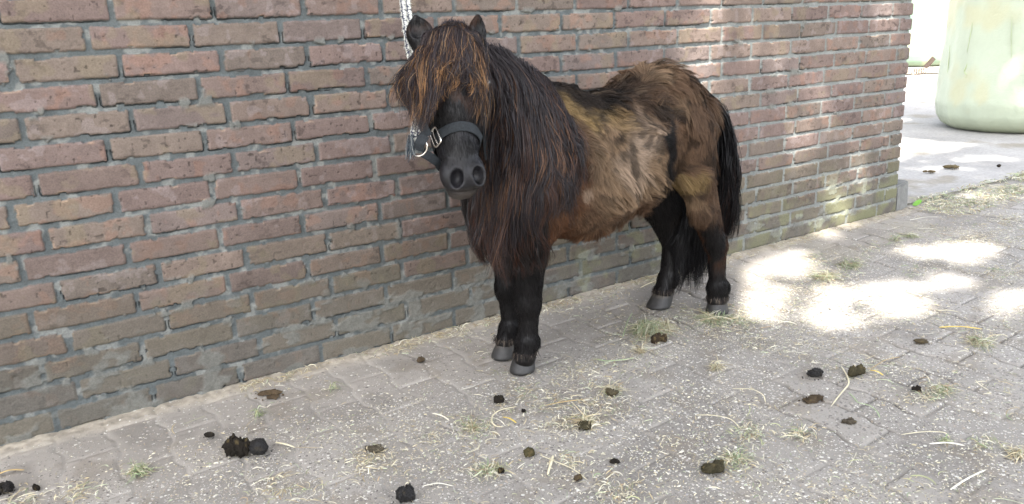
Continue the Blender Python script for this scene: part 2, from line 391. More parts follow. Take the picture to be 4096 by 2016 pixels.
# ------------------------------------------------------------------ the tree overhead (out of frame) whose leaves shade the yard
def build_tree():
    # spots of sun seen in the photo, as holes between the leaves: ground (x, y, rx, ry, angle), wall (x, z, rx, rz)
    gh = []
    for px, py, a, b in ((3135, 1068, 130, 34), (3195, 1232, 125, 44), (3330, 1215, 130, 38), (3460, 1190, 150, 42), (3610, 1168, 140, 44), (3750, 1140, 130, 42), (2990, 1150, 90, 34), (2900, 1120, 70, 30), (3870, 1005, 160, 26), (4060, 1190, 80, 26), (3740, 1010, 70, 14), (3060, 1205, 70, 34), (3300, 1255, 90, 30)):
        c = gp(px, py); e1 = gp(px + a, py) - c; e2 = gp(px, py + b) - c
        gh.append((c[:2], e1[:2], e2[:2]))
    wh = []
    for px, py, a, b in ((2815, 290, 62, 34), (2870, 190, 60, 30), (2970, 150, 80, 22), (2850, 340, 30, 24), (3545, 30, 40, 30), (3560, 110, 26, 40), (3510, 240, 22, 40), (3530, 420, 30, 60), (3420, 520, 24, 70), (3300, 500, 26, 50), (3200, 560, 24, 40), (3330, 800, 26, 60), (3170, 830, 24, 50), (2860, 470, 24, 20), (3090, 330, 24, 30), (2860, 600, 20, 20), (3000, 490, 22, 30), (3430, 640, 20, 60), (3230, 350, 24, 20), (3060, 230, 30, 20)):
        c = yp(px, py, 0); e1 = yp(px + a, py, 0) - c; e2 = yp(px, py + b, 0) - c
        wh.append((c[[0, 2]], e1[[0, 2]], e2[[0, 2]]))
    N = 103000
    gx = rng.uniform(-2.3, 8.2, N); gy = rng.uniform(-3.3, 3.2, N); s = rng.uniform(6.4, 9.4, N)
    keep = np.ones(N, bool)
    zz = SUN[2] * gy / (-SUN[1]); xw = gx + SUN[0] * gy / (-SUN[1]); wall = (gy > 0) & (xw < 3.29) & (zz < 2.4)
    fuzz = .75 + .7 * rng.random(N) + 2.6 * (fbm2(gx, gy, .16, 521, 3) - .5)
    def inside(px, pz, holes, grow, strength=1.0):
        r = np.zeros(N, bool)
        for c, e1, e2 in holes:
            A = np.array([e1, e2]).T; inv = np.linalg.inv(A); dx = px - c[0]; dy = pz - c[1]
            ln = np.hypot(*e1), np.hypot(*e2)
            a = inv[0, 0] * dx + inv[0, 1] * dy; b = inv[1, 0] * dx + inv[1, 1] * dy
            r |= ((a * a / (1 + grow / ln[0]) ** 2 + b * b / (1 + grow / ln[1]) ** 2) < fuzz) & (rng.random(N) < strength)
        return r
    front = gy <= 0
    keep &= ~(front & inside(gx, gy, gh, .085))
    keep &= ~(wall & (inside(xw, zz, wh[:3], .10) | inside(xw, zz, wh[3:], .06, .93)))
    yard = (gy > .06) & ~wall                         # the yard behind the corner lies mostly in the sun
    yy_ = gy + .25 * (fbm2(gx, gy, .6, 511, 3) - .5)
    keep &= ~(yard & ~((yy_ < .80) | ((yy_ > 1.45) & (gx > 5.0)) | (gx > 5.6)))
    keep &= ~(yard & (rng.random(N) < .2))
    dap = fbm2(gx, gy, .5, 501, 3)                    # thinner towards the right
    keep &= ~((dap > .64) & (gx > 2.2) & (rng.random(N) < .8))
    keep &= ~((gx > 4.6) & (gy < .0) & (rng.random(N) < .5))
    gx, gy, s = gx[keep], gy[keep], s[keep]; n = len(gx)
    P = np.stack([gx, gy, gx * 0], -1) + SUN[None] * s[:, None] / SUN[2]
    P += 0
    nrm = rng.normal(size=(n, 3)) * .55 + SUN; nrm /= np.linalg.norm(nrm, axis=1)[:, None]
    t = np.cross(nrm, rng.normal(size=(n, 3))); t /= np.linalg.norm(t, axis=1)[:, None]; b = np.cross(nrm, t)
    L = rng.uniform(.045, .075, n)[:, None]; W = L * .62
    # leaf: pointed hexagon folded a little
    V = np.stack([P - t * L, P - t * L * .4 + b * W, P + t * L * .45 + b * W * .85, P + t * L * 1.25 - nrm * L * .15, P + t * L * .45 - b * W * .85, P - t * L * .4 - b * W], 1).reshape(-1, 3)
    i = np.arange(n)[:, None] * 6
    F = np.concatenate([i + [0, 1, 2, 3], i + [0, 3, 4, 5]], 0)
    c = rgb(.05, .085, .025) * (.7 + .7 * rng.random(n))[:, None]; col = np.repeat(c, 6, axis=0)
    root = empty('shade_tree', (-3.6, -5.8, -.02), 'broad leafy tree standing behind the camera and shading the yard', 'tree')
    mesh_obj('crown', V, F, mat('tree_leaf', rough=.6, spec=.3), col, smooth=False, parent=root, base=root.location)
    tr = []
    z = np.linspace(0, 9.2, 18); path = np.stack([-3.6 + .12 * np.sin(z), -5.8 + .08 * z, z - .02], -1)
    tr.append(tube(path, .21 - .019 * z, 12))
    for k in range(26):
        a = rng.uniform(0, 6.28); z0 = rng.uniform(3.6, 9.0); r = np.linspace(0, 1, 9)
        tgt = P[rng.integers(n)]; st = np.array([-3.6 + .12 * np.sin(z0), -5.8 + .08 * z0, z0])
        q = st + (tgt - st) * r[:, None] + np.stack([.15 * np.sin(r * 5 + a), .15 * np.cos(r * 4 + a) - .15 * math.cos(a), .5 * np.sin(r * 3.1)], -1)
        if q[:, 2].min() < 2.4: continue
        tr.append(tube(q, .065 * (1 - .85 * r) + .006, 7))
    Vt, Ft, _ = join(tr)
    mesh_obj('trunk', Vt, Ft, mat('tree_bark', color=(.11, .09, .07), attr=False, bump=(30, .02), vary=(12, .3)), parent=root, base=root.location)
build_tree()
# ------------------------------------------------------------------ the pony: one smooth body grown from a distance field
VOX = .0042
LO = np.array([.50, -.74, -.012]); HI = np.array([1.84, -.10, .99])
gx_, gy_, gz_ = [np.arange(a, b, VOX) for a, b in zip(LO, HI)]
SD = np.full((len(gx_), len(gy_), len(gz_)), .3, np.float32)
def region(lo, hi):
    s = []
    for k, g in enumerate((gx_, gy_, gz_)):
        a = int(np.clip((lo[k] - LO[k]) / VOX, 0, len(g) - 1)); b = int(np.clip((hi[k] - LO[k]) / VOX + 2, 1, len(g)))
        s.append(slice(a, b))
    return tuple(s), np.stack(np.meshgrid(gx_[s[0]], gy_[s[1]], gz_[s[2]], indexing='ij'), -1).astype(np.float32)
def smin(a, b, k):
    h = np.clip(.5 + .5 * (b - a) / k, 0, 1); return b * (1 - h) + a * h - k * h * (1 - h)
def add(d, s, k): SD[s] = smin(SD[s], d, k)
def cone(a, b, ra, rb, k=.02, sy=1.0, yc=None, M=None):
    """round cone from a to b; sy > 1 flattens it across the body (world y) about yc"""
    a = np.array(a, float); b = np.array(b, float); m = max(ra, rb) + k * 1.5 + .02
    s, P = region(np.minimum(a, b) - m, np.maximum(a, b) + m)
    ab = b - a; sc = np.array([1, sy, 1.])
    ap = (P - a) * sc; ab = ab * sc
    t = np.clip((ap @ ab) / (ab @ ab), 0, 1)
    d = np.linalg.norm(ap - t[..., None] * ab, axis=-1) - (ra + (rb - ra) * t)
    add((d / (1 + (sy - 1) * .3)).astype(np.float32), s, k)
def chain(pts, rad, k=.02, sy=1.0):
    for i in range(len(pts) - 1): cone(pts[i], pts[i + 1], rad[i], rad[i + 1], k, sy)
def ell(c, r, Rm=None, k=.02, cut=False):
    c = np.array(c, float); r = np.array(r, float); m = r.max() + k * 1.5 + .015
    s, P = region(c - m, c + m)
    q = P - c
    if Rm is not None: q = q @ Rm            # columns of Rm are the local axes
    q0 = np.linalg.norm(q / r, axis=-1); q1 = np.linalg.norm(q / (r * r), axis=-1) + 1e-6
    d = (q0 * (q0 - 1) / q1).astype(np.float32)
    if cut: SD[s] = -smin(-SD[s], d, k)
    else: add(d, s, k)
YB = -.335
# trunk
chain([(.925, YB, .535), (1.02, YB, .545), (1.14, YB + .005, .530), (1.26, YB + .008, .545), (1.38, YB + .01, .595), (1.450, YB + .01, .615)], [.150, .183, .184, .172, .150, .124], .03, 1.13)
ell((1.462, YB + .01, .600), (.100, .124, .150), k=.04)
ell((1.415, YB + .01, .690), (.125, .082, .080), k=.05)               # high croup
ell((1.02, YB + .005, .665), (.13, .065, .085), k=.05)               # withers
ell((.875, YB - .01, .465), (.105, .120, .135), k=.04)              # breast
ell((1.10, YB - .01, .462), (.16, .150, .108), k=.05)                # hay belly
ell((.935, -.425, .50), (.095, .055, .145), k=.03)                   # near shoulder
ell((.945, -.245, .50), (.095, .055, .145), k=.03)
# neck, arched and turned to the camera
chain([(.985, YB, .63), (.90, -.345, .685), (.815, -.375, .745), (.745, -.415, .795)], [.135, .118, .098, .078], .03, 1.22)
chain([(.90, -.36, .56), (.80, -.39, .66), (.735, -.43, .745)], [.12, .085, .065], .03, 1.25)
# fore legs
chain([(.920, -.412, .42), (.903, -.405, .33), (.900, -.402, .215)], [.068, .048, .035], .022)
ell((.897, -.403, .190), (.036, .033, .038), k=.015)
chain([(.900, -.402, .18), (.893, -.403, .095)], [.0285, .026], .015)
ell((.892, -.403, .082), (.033, .031, .027), k=.012)
chain([(.889, -.404, .078), (.878, -.406, .040)], [.027, .031], .012)
chain([(.945, -.262, .42), (.930, -.268, .33), (.920, -.272, .215)], [.070, .048, .035], .022)
ell((.915, -.273, .195), (.036, .033, .038), k=.015)
chain([(.918, -.273, .18), (.920, -.277, .095)], [.0285, .026], .015)
ell((.919, -.278, .080), (.033, .031, .027), k=.012)
chain([(.914, -.279, .076), (.896, -.283, .040)], [.027, .031], .012)
# hind legs
chain([(1.490, -.390, .585), (1.508, -.410, .465)], [.092, .058], .03, 1.15)
ell((1.497, -.39, .52), (.064, .062, .11), k=.035)
chain([(1.508, -.411, .455), (1.540, -.412, .345), (1.597, -.410, .232)], [.052, .037, .030], .02)
cone((1.560, -.41, .43), (1.622, -.41, .255), .024, .013, .022)         # hamstring down to the point of the hock
ell((1.612, -.410, .225), (.032, .030, .038), k=.015)
chain([(1.612, -.411, .215), (1.614, -.412, .105)], [.0275, .0255], .015)
ell((1.620, -.412, .085), (.037, .033, .030), k=.012)
chain([(1.620, -.412, .080), (1.615, -.414, .042)], [.029, .033], .012)
chain([(1.480, -.268, .585), (1.450, -.248, .465)], [.100, .076], .04, 1.15)
chain([(1.460, -.248, .455), (1.515, -.250, .345), (1.560, -.252, .238)], [.078, .054, .036], .025)
cone((1.54, -.25, .42), (1.592, -.252, .255), .035, .017, .03)
ell((1.573, -.252, .228), (.034, .031, .040), k=.015)
chain([(1.572, -.252, .215), (1.560, -.252, .105)], [.030, .0275], .015)
ell((1.560, -.252, .088), (.036, .032, .030), k=.012)
chain([(1.557, -.252, .083), (1.532, -.254, .044)], [.029, .033], .012)
# tail dock
chain([(1.53, YB, .680), (1.615, YB, .640), (1.66, YB, .57)], [.04, .030, .018], .02)
# head: local axes D (down the face), F (out of the forehead), S (to the pony's left = right in the photo)
D = np.array([-.115, -.325, -.94]); D /= np.linalg.norm(D)
F_ = np.array([-.28, -.90, 0]); F_ -= D * (F_ @ D); F_ /= np.linalg.norm(F_)
S_ = np.cross(D, F_); S_ /= np.linalg.norm(S_)
if S_[0] < 0: S_ = -S_
POLL = yp(1782, 150, -.475)
HM = np.stack([S_, F_, D], 1)                                        # local (s, f, d) -> world
def hl(s, f, d): return POLL + HM @ np.array([s, f, d])
ell(hl(0, .010, .060), (.062, .058, .072), HM, .02)                   # skull
ell(hl(0, -.030, .115), (.062, .075, .085), HM, .02)                  # jowl
for sg in (-1, 1):
    ell(hl(sg * .042, -.045, .125), (.026, .058, .068), HM, .015)     # cheek plates
    ell(hl(sg * .056, .024, .100), (.018, .020, .024), HM, .014)      # brow over the eye
chain([hl(0, .018, .08), hl(0, .004, .17), hl(0, .002, .245), hl(0, .002, .290)], [.054, .047, .036, .035], .02)
chain([hl(0, -.024, .15), hl(0, -.022, .23), hl(0, -.012, .29)], [.056, .042, .036], .02)
ell(hl(0, .000, .312), (.044, .036, .034), HM, .016)                   # muzzle
ell(hl(0, -.012, .334), (.036, .032, .024), HM, .016)                 # lips
ell(hl(0, -.026, .344), (.030, .022, .016), HM, .008)                 # chin
for sg in (-1, 1):
    ell(hl(sg * .031, .014, .308), (.019, .020, .032), HM, .014)      # nostril wings
    ell(hl(sg * .054, -.01, .165), (.008, .012, .055), HM, .015)      # facial crest
    # ears: a leaf shape with a hollow front
    b0 = hl(.068 if sg > 0 else -.054, .004, .014 if sg > 0 else .012)
    up = (-D * 1.0 + S_ * sg * .16 + F_ * .10); up /= np.linalg.norm(up)
    fr = F_ * .80 + S_ * sg * (.35 if sg > 0 else .15); fr -= up * (fr @ up); fr /= np.linalg.norm(fr); sd_ = np.cross(up, fr)
    Re = np.stack([sd_, fr, up], 1)
    wd = .026 if sg > 0 else .037
    cone(b0 - up * .012, b0 + up * .016, .023, wd * .72, .012)
    ell(b0 + up * .022, (wd * .80, .014, .034), Re, .008)
    cone(b0 + up * .026, b0 + up * .060, .014, .0045, .010)
    ell(b0 + up * .029 + fr * .015, (wd * .55, .013, .025), Re, .005, cut=True)
def hit(px, py, gap=0.):                     # where the line of sight through a pixel of the photo meets the head
    d = ray(px, py); d /= np.linalg.norm(d); t = 1.0; o = np.array(CAM_LOC)
    while t < 2.3:
        s = sdf_at((o + d * t)[None])[0]
        if s < gap: break
        t += min(max(s * .5, .0006), .004)
    return o + d * t
EARS = {sg: hl(sg * .056, -.006, .020) for sg in (-1, 1)}

#SDF
def sdf_at(P):
    q = (P - LO) / VOX; mx = np.array(SD.shape) - 2
    q = np.clip(q, 0, mx - .001); i = q.astype(int); f = q - i; o = 0
    for dx in (0, 1):
        for dy in (0, 1):
            for dz in (0, 1):
                w_ = (f[..., 0] if dx else 1 - f[..., 0]) * (f[..., 1] if dy else 1 - f[..., 1]) * (f[..., 2] if dz else 1 - f[..., 2])
                o = o + w_ * SD[i[..., 0] + dx, i[..., 1] + dy, i[..., 2] + dz]
    return o
def grad_at(P, e=.006):
    g = np.stack([sdf_at(P + np.eye(3)[k] * e) - sdf_at(P - np.eye(3)[k] * e) for k in range(3)], -1)
    return g / (np.linalg.norm(g, axis=-1, keepdims=True) + 1e-9)
# big open nostrils: raised rims, then the hollows, and the line of the mouth
for px, py, sg in ((1828, 714, -1), (1918, 702, 1)):
    p = hit(px, py); nrm = grad_at(p[None])[0] * .25 + F_ * .8 + S_ * (.35 if sg > 0 else -.30); nrm /= np.linalg.norm(nrm)
    up = -D + S_ * sg * -.25; up -= nrm * (up @ nrm); up /= np.linalg.norm(up); sd = np.cross(up, nrm); Rn = np.stack([sd, nrm, up], 1)
    ell(p - nrm * .008, (.0185, .012, .026), Rn, .009)
    ell(p, (.0135, .022, .0205), Rn, .003, cut=True)
for q in np.linspace(-1, 1, 13):
    p = hit(1866 + 62 * q, 768 - 8 * q * q - 5 * q); ell(p, (.0055, .005, .0022), HM, .003, cut=True)
def push(P, d):                              # move points out until they clear the skin by d
    for _ in range(2):
        v = sdf_at(P); P = P + grad_at(P) * np.maximum(d - v, 0)[..., None]
    return P

# ---- the coat's own colours, as patches placed on the body
BLACK = rgb(.0065, .0055, .0055); DKB = rgb(.018, .013, .010); RUST = rgb(.080, .034, .016); TAN = rgb(.170, .114, .070); OCHRE = rgb(.170, .115, .052); BEIGE = rgb(.25, .185, .135); BROWN = rgb(.085, .051, .031)
PATCH = [  # px, py, rx, ry, colour, strength (spots of the photo carried onto the flank)
    (2300, 900, 420, 90, RUST, .9), (2450, 800, 330, 130, BROWN, .95), (2250, 760, 120, 190, RUST, .7), (2500, 700, 210, 150, TAN, .9), (2420, 560, 190, 90, TAN, .9), (2560, 560, 110, 120, BEIGE, .75),
    (2500, 640, 120, 90, BEIGE, .7), (2360, 440, 140, 90, OCHRE, .95), (2230, 430, 60, 140, BROWN, .8), (2290, 560, 60, 90, BROWN, .8), (2480, 470, 80, 60, OCHRE, .5), (2480, 365, 210, 75, DKB, 1.0), (2380, 350, 90, 40, DKB, .9), (2620, 265, 170, 36, RUST, .95),
    (2460, 300, 120, 30, RUST, .6), (2720, 360, 110, 70, BROWN, .9), (2780, 450, 90, 130, BROWN, .9), (2700, 330, 70, 40, TAN, .6), (2780, 600, 100, 120, BROWN, .95), (2740, 420, 60, 40, TAN, .5), (2655, 450, 34, 60, DKB, .9), (2680, 580, 52, 130, BLACK, 1.0), (2680, 690, 70, 50, BLACK, 1.0), (2640, 760, 60, 50, BLACK, .8),
    (2250, 760, 46, 60, DKB, .8), (2330, 760, 28, 34, BEIGE, .6), (2770, 740, 110, 50, OCHRE, .9), (2800, 830, 80, 60, TAN, .85), (2830, 900, 60, 60, BROWN, .8), (2740, 820, 40, 60, DKB, .7), (2540, 480, 40, 40, DKB, .5), (2600, 420, 50, 40, DKB, .6)]
PW = [(yp(a, b, -.47)[[0, 2]], rx / FOC * 2.05 , ry / FOC * 1.95, c, s) for a, b, rx, ry, c, s in PATCH]
def coat(P):
    """base hair colour at a place on the body"""
    N = len(P); c = np.repeat(BLACK[None] * 1.1, N, 0)
    x = P[:, 0] + .07 * (fbm3(P, .06, 601, 4) - .5); z = P[:, 2] + .07 * (fbm3(P, .06, 611, 4) - .5)
    body = sst(.98, 1.12, x + (z - .5) * -.15) * sst(.27, .36, z)
    c = mix(c, np.repeat(BROWN[None], N, 0), body * .9)
    for (cx, cz), rx, rz, cc, s in PW:
        q = ((x - cx) / rx) ** 2 + ((z - cz) / rz) ** 2
        c = mix(c, np.repeat(cc[None], N, 0), s * sst(1.45, .35, q))
    n = fbm3(P * [1, 1, 1.5], .030, 621, 4)
    c = mix(c, np.repeat(DKB[None], N, 0), .60 * sst(.52, .74, n) * sst(1.0, 1.1, P[:, 0]))
    far = sst(-.345, -.320, P[:, 1]) * sst(1.36, 1.40, P[:, 0]) * sst(.54, .47, z); c = mix(c, np.repeat((BLACK * 1.0)[None], N, 0), far)
    # lower legs black, a rusty tinge on the hocks and on the breast
    leg = sst(.335, .25, z); c = mix(c, np.repeat((BLACK * 1.0)[None], N, 0), leg)
    rt = sst(.56, .7, fbm3(P, .05, 631)) * (P[:, 0] < 1.0) * sst(.3, .42, z); c = mix(c, np.repeat((RUST * .6)[None], N, 0), rt * .6)
    hk = (P[:, 0] > 1.5) * (P[:, 1] < -.33) * sst(.12, .2, z) * sst(.36, .27, z) * sst(.4, .6, fbm3(P, .04, 641)); c = mix(c, np.repeat((RUST * .55)[None], N, 0), hk * .7)
    ql = (P - POLL) @ HM
    head = sst(.16, .10, np.abs(ql[:, 0])) * sst(-.09, -.04, ql[:, 1]) * sst(-.04, 0, ql[:, 2]) * (ql[:, 2] < .42) * (P[:, 0] < .82)
    hc = np.repeat(rgb(.0085, .0078, .0082)[None], N, 0)
    hc = mix(hc, np.repeat(rgb(.012, .0115, .0135)[None], N, 0), sst(.19, .25, ql[:, 2]) * sst(.4, .62, fbm3(P, .03, 651)))
    hc = mix(hc, np.repeat(rgb(.040, .023, .017)[None], N, 0), sst(.20, .16, ql[:, 2]) * sst(.10, .13, ql[:, 2]) * sst(.45, .6, fbm3(P, .025, 661)) * sst(.05, .03, np.abs(ql[:, 0])))
    hc = mix(hc, np.repeat(rgb(.085, .07, .06)[None], N, 0), .6 * sst(.340, .358, ql[:, 2]))
    c = mix(c, hc, head)
    return c, head

import openvdb
vg = openvdb.FloatGrid(1.0); vg.copyFromArray(SD)
bv, bq = vg.convertToQuads(isovalue=0.0)
bv = bv.astype(np.float64) * VOX + LO; bq = bq.astype(np.int32)
cc_ = bv[bq].mean(1); nn_ = np.cross(bv[bq[:, 1]] - bv[bq[:, 0]], bv[bq[:, 2]] - bv[bq[:, 0]])
if (np.einsum('ij,ij->i', nn_, grad_at(cc_))).mean() < 0: bq = bq[:, ::-1].copy()
# light relaxation of the voxel steps, then fine muscle and skin unevenness
for _ in range(2):
    acc = np.zeros_like(bv); cnt = np.zeros(len(bv))
    for k in range(4):
        np.add.at(acc, bq[:, k], bv[bq[:, (k + 1) % 4]] + bv[bq[:, (k + 3) % 4]]); np.add.at(cnt, bq[:, k], 2)
    bv = bv * .5 + .5 * acc / np.maximum(cnt, 1)[:, None]
PB0 = (1.24, -.335, 0)
pony = empty('pony', PB0, 'small shaggy dark brown and black pony in moulting coat standing by the wall', 'pony')
bc_, bh_ = coat(bv)
m_skin = mat('pony_skin_and_short_coat', rough=.46, spec=.32, bump=(220, .0007), vary=(90, .3), sheen=0)
body_ob = mesh_obj('body', bv, bq, m_skin, bc_ * (1 - .25 * (1 - bh_))[:, None], parent=pony, base=PB0)

# ---- hair helpers
m_coat = mat('coat_hair', rough=.62, spec=.16)
m_mane = mat('long_hair', rough=.45, spec=.28)
def side_vec(P, jitter=.5):
    T = np.gradient(P, axis=1); T /= np.linalg.norm(T, axis=-1, keepdims=True) + 1e-9
    N = grad_at(P.reshape(-1, 3)).reshape(P.shape)
    S = np.cross(T, N); S /= np.linalg.norm(S, axis=-1, keepdims=True) + 1e-9
    N = np.cross(S, T)
    a = rng.normal(size=(P.shape[0], 1, 1)) * jitter
    return S * np.cos(a) + N * np.sin(a)
tri = np.concatenate([bq[:, [0, 1, 2]], bq[:, [0, 2, 3]]], 0)
def sample(n, wfun=None):
    A, B, Cc = bv[tri[:, 0]], bv[tri[:, 1]], bv[tri[:, 2]]
    ar = np.linalg.norm(np.cross(B - A, Cc - A), axis=1)
    if wfun is not None: ar = ar * wfun((A + B + Cc) / 3)
    t = rng.choice(len(tri), n, p=ar / ar.sum()); u = rng.random(n); v = rng.random(n); f = u + v > 1; u[f] = 1 - u[f]; v[f] = 1 - v[f]
    return A[t] + (B[t] - A[t]) * u[:, None] + (Cc[t] - A[t]) * v[:, None]
def body_w(P): return sst(1.0, 1.12, P[:, 0]) * sst(.40, .52, P[:, 2])
def coat_hair():
    def wf(P):
        ql = (P - POLL) @ HM; head = (ql[:, 2] > .03) & (ql[:, 2] < .42) & (ql[:, 1] > -.05) & (P[:, 0] < .80) & (P[:, 2] > .45)
        w_ = np.where(P[:, 2] < .30, .55, 1.0); w_ = np.where(P[:, 1] > -.28, .35, w_); w_ = np.where(P[:, 0] < .98, .6, w_)
        muz = np.clip((ql[:, 2] - .24) / .06, 0, 1)
        return np.where(head, .9 * (1 - muz), w_) * (P[:, 2] > .05)
    n = 270000
    P = sample(n, wf); N = grad_at(P)
    # combed direction: backwards and down, turned by slow noise, straight down on the legs
    d = np.stack([np.full(n, .75), np.zeros(n), np.full(n, -.55)], -1)
    rump = sst(1.35, 1.55, P[:, 0]); d = mix(d, np.stack([np.full(n, .35), np.zeros(n), np.full(n, -.9)], -1), rump)
    leg = sst(.34, .24, P[:, 2]); d = mix(d, np.stack([np.zeros(n), np.zeros(n), np.full(n, -1.)], -1), leg)
    bel = sst(.42, .34, P[:, 2]) * (P[:, 0] > .98) * (P[:, 0] < 1.42); d = mix(d, np.stack([np.full(n, .35), np.zeros(n), np.full(n, -1.)], -1), bel)
    sw = np.stack([fbm3(P, .07, 701, 2), fbm3(P, .07, 702, 2), fbm3(P, .07, 703, 2)], -1) - .5
    d = d + sw * 3.0 * (1 - leg)[:, None]
    d -= N * np.einsum('ij,ij->i', d, N)[:, None]; d /= np.linalg.norm(d, axis=1)[:, None]
    # tufts: hairs of one tuft share a tip and a shade
    cs = .013
    cell = np.floor(P / cs + .8 * (np.stack([noise3(P, .02, 711), noise3(P, .02, 712), noise3(P, .02, 713)], -1)))
    h = hash_(cell[:, 0], cell[:, 1], cell[:, 2], 720); h2 = hash_(cell[:, 0], cell[:, 1], cell[:, 2], 721)
    cent = (cell + .1) * cs
    shag = sst(.38, .62, fbm3(P, .08, 731, 2)) * sst(.98, 1.1, P[:, 0]) * sst(.27, .40, P[:, 2])
    # loose winter hair stands up along the croup and hangs in flakes on the flank
    cr = sst(.70, .76, P[:, 2]) * sst(1.22, 1.32, P[:, 0])
    rag = np.clip(shag + cr, 0, 1)
    L = .011 + .026 * rag * (.4 + 1.1 * h) + .006 * rng.random(n)
    L = np.where(P[:, 2] < .22, .007 + .004 * rng.random(n), L)
    L = L + .010 * bel * rng.random(n) + .024 * sst(.92, 1.0, 1 - np.abs(P[:, 2] - .085) / .5) * 0
    qh = (P - POLL) @ HM; hd_ = (qh[:, 2] < .42) & (qh[:, 1] > -.06) & (P[:, 0] < .80) & (P[:, 2] > .45)
    L = np.where(hd_, .008 + .005 * rng.random(n), L); d[hd_] = D * .9 + S_ * .0
    d = np.where(hd_[:, None], d - N * np.einsum('ij,ij->i', d, N)[:, None], d); d /= np.linalg.norm(d, axis=1)[:, None] + 1e-6; rag = np.where(hd_, .15, rag)
    fet = np.exp(-((P[:, 2] - .085) / .022) ** 2); L = L + fet * .008
    lift = np.where(hd_, .02, .22 + .75 * rag * h2 ** 2 + .5 * cr * h)
    s = np.linspace(0, 1, 4)[None, :, None]
    tgt = cent + N * 0
    pull = (tgt - P); pull -= N * np.einsum('ij,ij->i', pull, N)[:, None]
    Q = P[:, None] + d[:, None] * L[:, None, None] * s + N[:, None] * (L * lift)[:, None, None] * (s - .45 * s * s) + pull[:, None] * (.55 * rag + .1)[:, None, None] * s * s
    Q = Q + np.cumsum(rng.normal(size=Q.shape), 1) * .0006 * s
    Q[..., 2] -= (L[:, None] * .25 * s[..., 0] ** 2)
    Wd = (np.where(hd_, .00024, .00030) + .00022 * rng.random(n))[:, None] * np.array([1.1, 1.0, .75, .25])
    c, _ = coat(P)
    vv = fbm3(P, .020, 751, 3)
    c = c * (.18 + 1.15 * vv + .30 * h + .40 * rng.random(n))[:, None]
    dkp = sst(.51, .64, fbm3(P, .036, 757, 4)) * body_w(P); c = mix(c, c * .22, dkp * .8)
    pale = sst(.60, .72, fbm3(P, .030, 753, 3)) * shag * (.4 + .6 * rng.random(n)); c = mix(c, c * .5 + rgb(.20, .145, .095) * .6, pale * .7)
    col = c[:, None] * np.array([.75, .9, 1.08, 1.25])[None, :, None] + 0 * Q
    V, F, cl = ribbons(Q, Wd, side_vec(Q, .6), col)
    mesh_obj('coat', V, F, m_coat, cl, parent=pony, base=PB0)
coat_hair()

def long_hair(name, roots, guides, n_per, spread, wave, base_col, streak, W0=.00065, clear=(.006, .020), seg=14, parent=pony, curl=1.0, tipfrac=.3, lmin=.72):
    """guides: (G, m, 3) control points; hairs are blends of neighbouring guides gathered in locks"""
    G, m = guides.shape[:2]
    s = np.linspace(0, 1, seg)
    def curve(u, g):                          # Catmull-Rom along the control points
        x = u * (m - 1); i = np.clip(np.floor(x).astype(int), 0, m - 2); f = (x - i)[:, None]
        p0 = g[:, np.maximum(i - 1, 0)]; p1 = g[:, i]; p2 = g[:, i + 1]; p3 = g[:, np.minimum(i + 2, m - 1)]
        return .5 * (2 * p1 + (p2 - p0) * f + (2 * p0 - 5 * p1 + 4 * p2 - p3) * f ** 2 + (3 * p1 - p0 - 3 * p2 + p3) * f ** 3)
    nl = n_per[0]; per = n_per[1]; n = nl * per
    gl = rng.random(nl) * (G - 1.001)                         # lock position along the row of guides
    lk = np.repeat(np.arange(nl), per)
    gi = np.clip(gl[lk] + rng.normal(size=n) * .16, 0, G - 1.002); i = gi.astype(int); f = (gi - i)[:, None, None]
    base = guides[i] * (1 - f) + guides[i + 1] * f
    lo = rng.normal(size=(nl, m, 3)) * spread * np.linspace(.25, 1, m)[None, :, None]
    jo = rng.normal(size=(n, m, 3)) * spread * .42 * np.linspace(1.0, .38, m)[None, :, None]
    K = base + lo[lk] + jo
    Q = curve(s, K)
    lenf = (lmin + (1 - lmin) * rng.random(nl))[lk] * (1 - tipfrac * rng.random(n) ** 2)
    # cut the strand shorter by re-sampling
    u = lenf[:, None] * s[None]; x = u * (seg - 1); ii = np.clip(np.floor(x).astype(int), 0, seg - 2); ff = (x - ii)[..., None]
    Q = np.take_along_axis(Q, ii[..., None], 1) * (1 - ff) + np.take_along_axis(Q, ii[..., None] + 1, 1) * ff
    ph = rng.random((nl, 3)) * 6.28; fr = rng.uniform(5, 10, (nl, 3))
    wv = np.sin(ph[lk][:, None] + fr[lk][:, None] * s[None, :, None]) * wave * s[None, :, None]
    ph = rng.random((n, 3)) * 6.28; fr = rng.uniform(9, 22, (n, 3))
    wv += np.sin(ph[:, None] + fr[:, None] * s[None, :, None]) * wave * .35 * curl * s[None, :, None]
    Q = Q + wv
    dep = rng.uniform(clear[0], clear[1], n)[:, None] * (.35 + .65 * s[None]) 
    Q = push(Q.reshape(-1, 3), dep.ravel()).reshape(Q.shape)
    lr = rng.random(nl)[lk]; hr = rng.random(n)
    c = base_col[None] * (.65 + .6 * lr + .35 * hr)[:, None]
    col = np.repeat(c[:, None], seg, 1)
    col = streak(col, s, lr, hr, Q)
    Wd = (W0 * (.7 + .7 * rng.random(n)))[:, None] * np.interp(s, [0, .1, .8, 1], [.9, 1, .8, .25])[None]
    V, F, cl = ribbons(Q, Wd, side_vec(Q, .8), col)
    return mesh_obj(name, V, F, m_mane, cl, parent=parent, base=PB0)

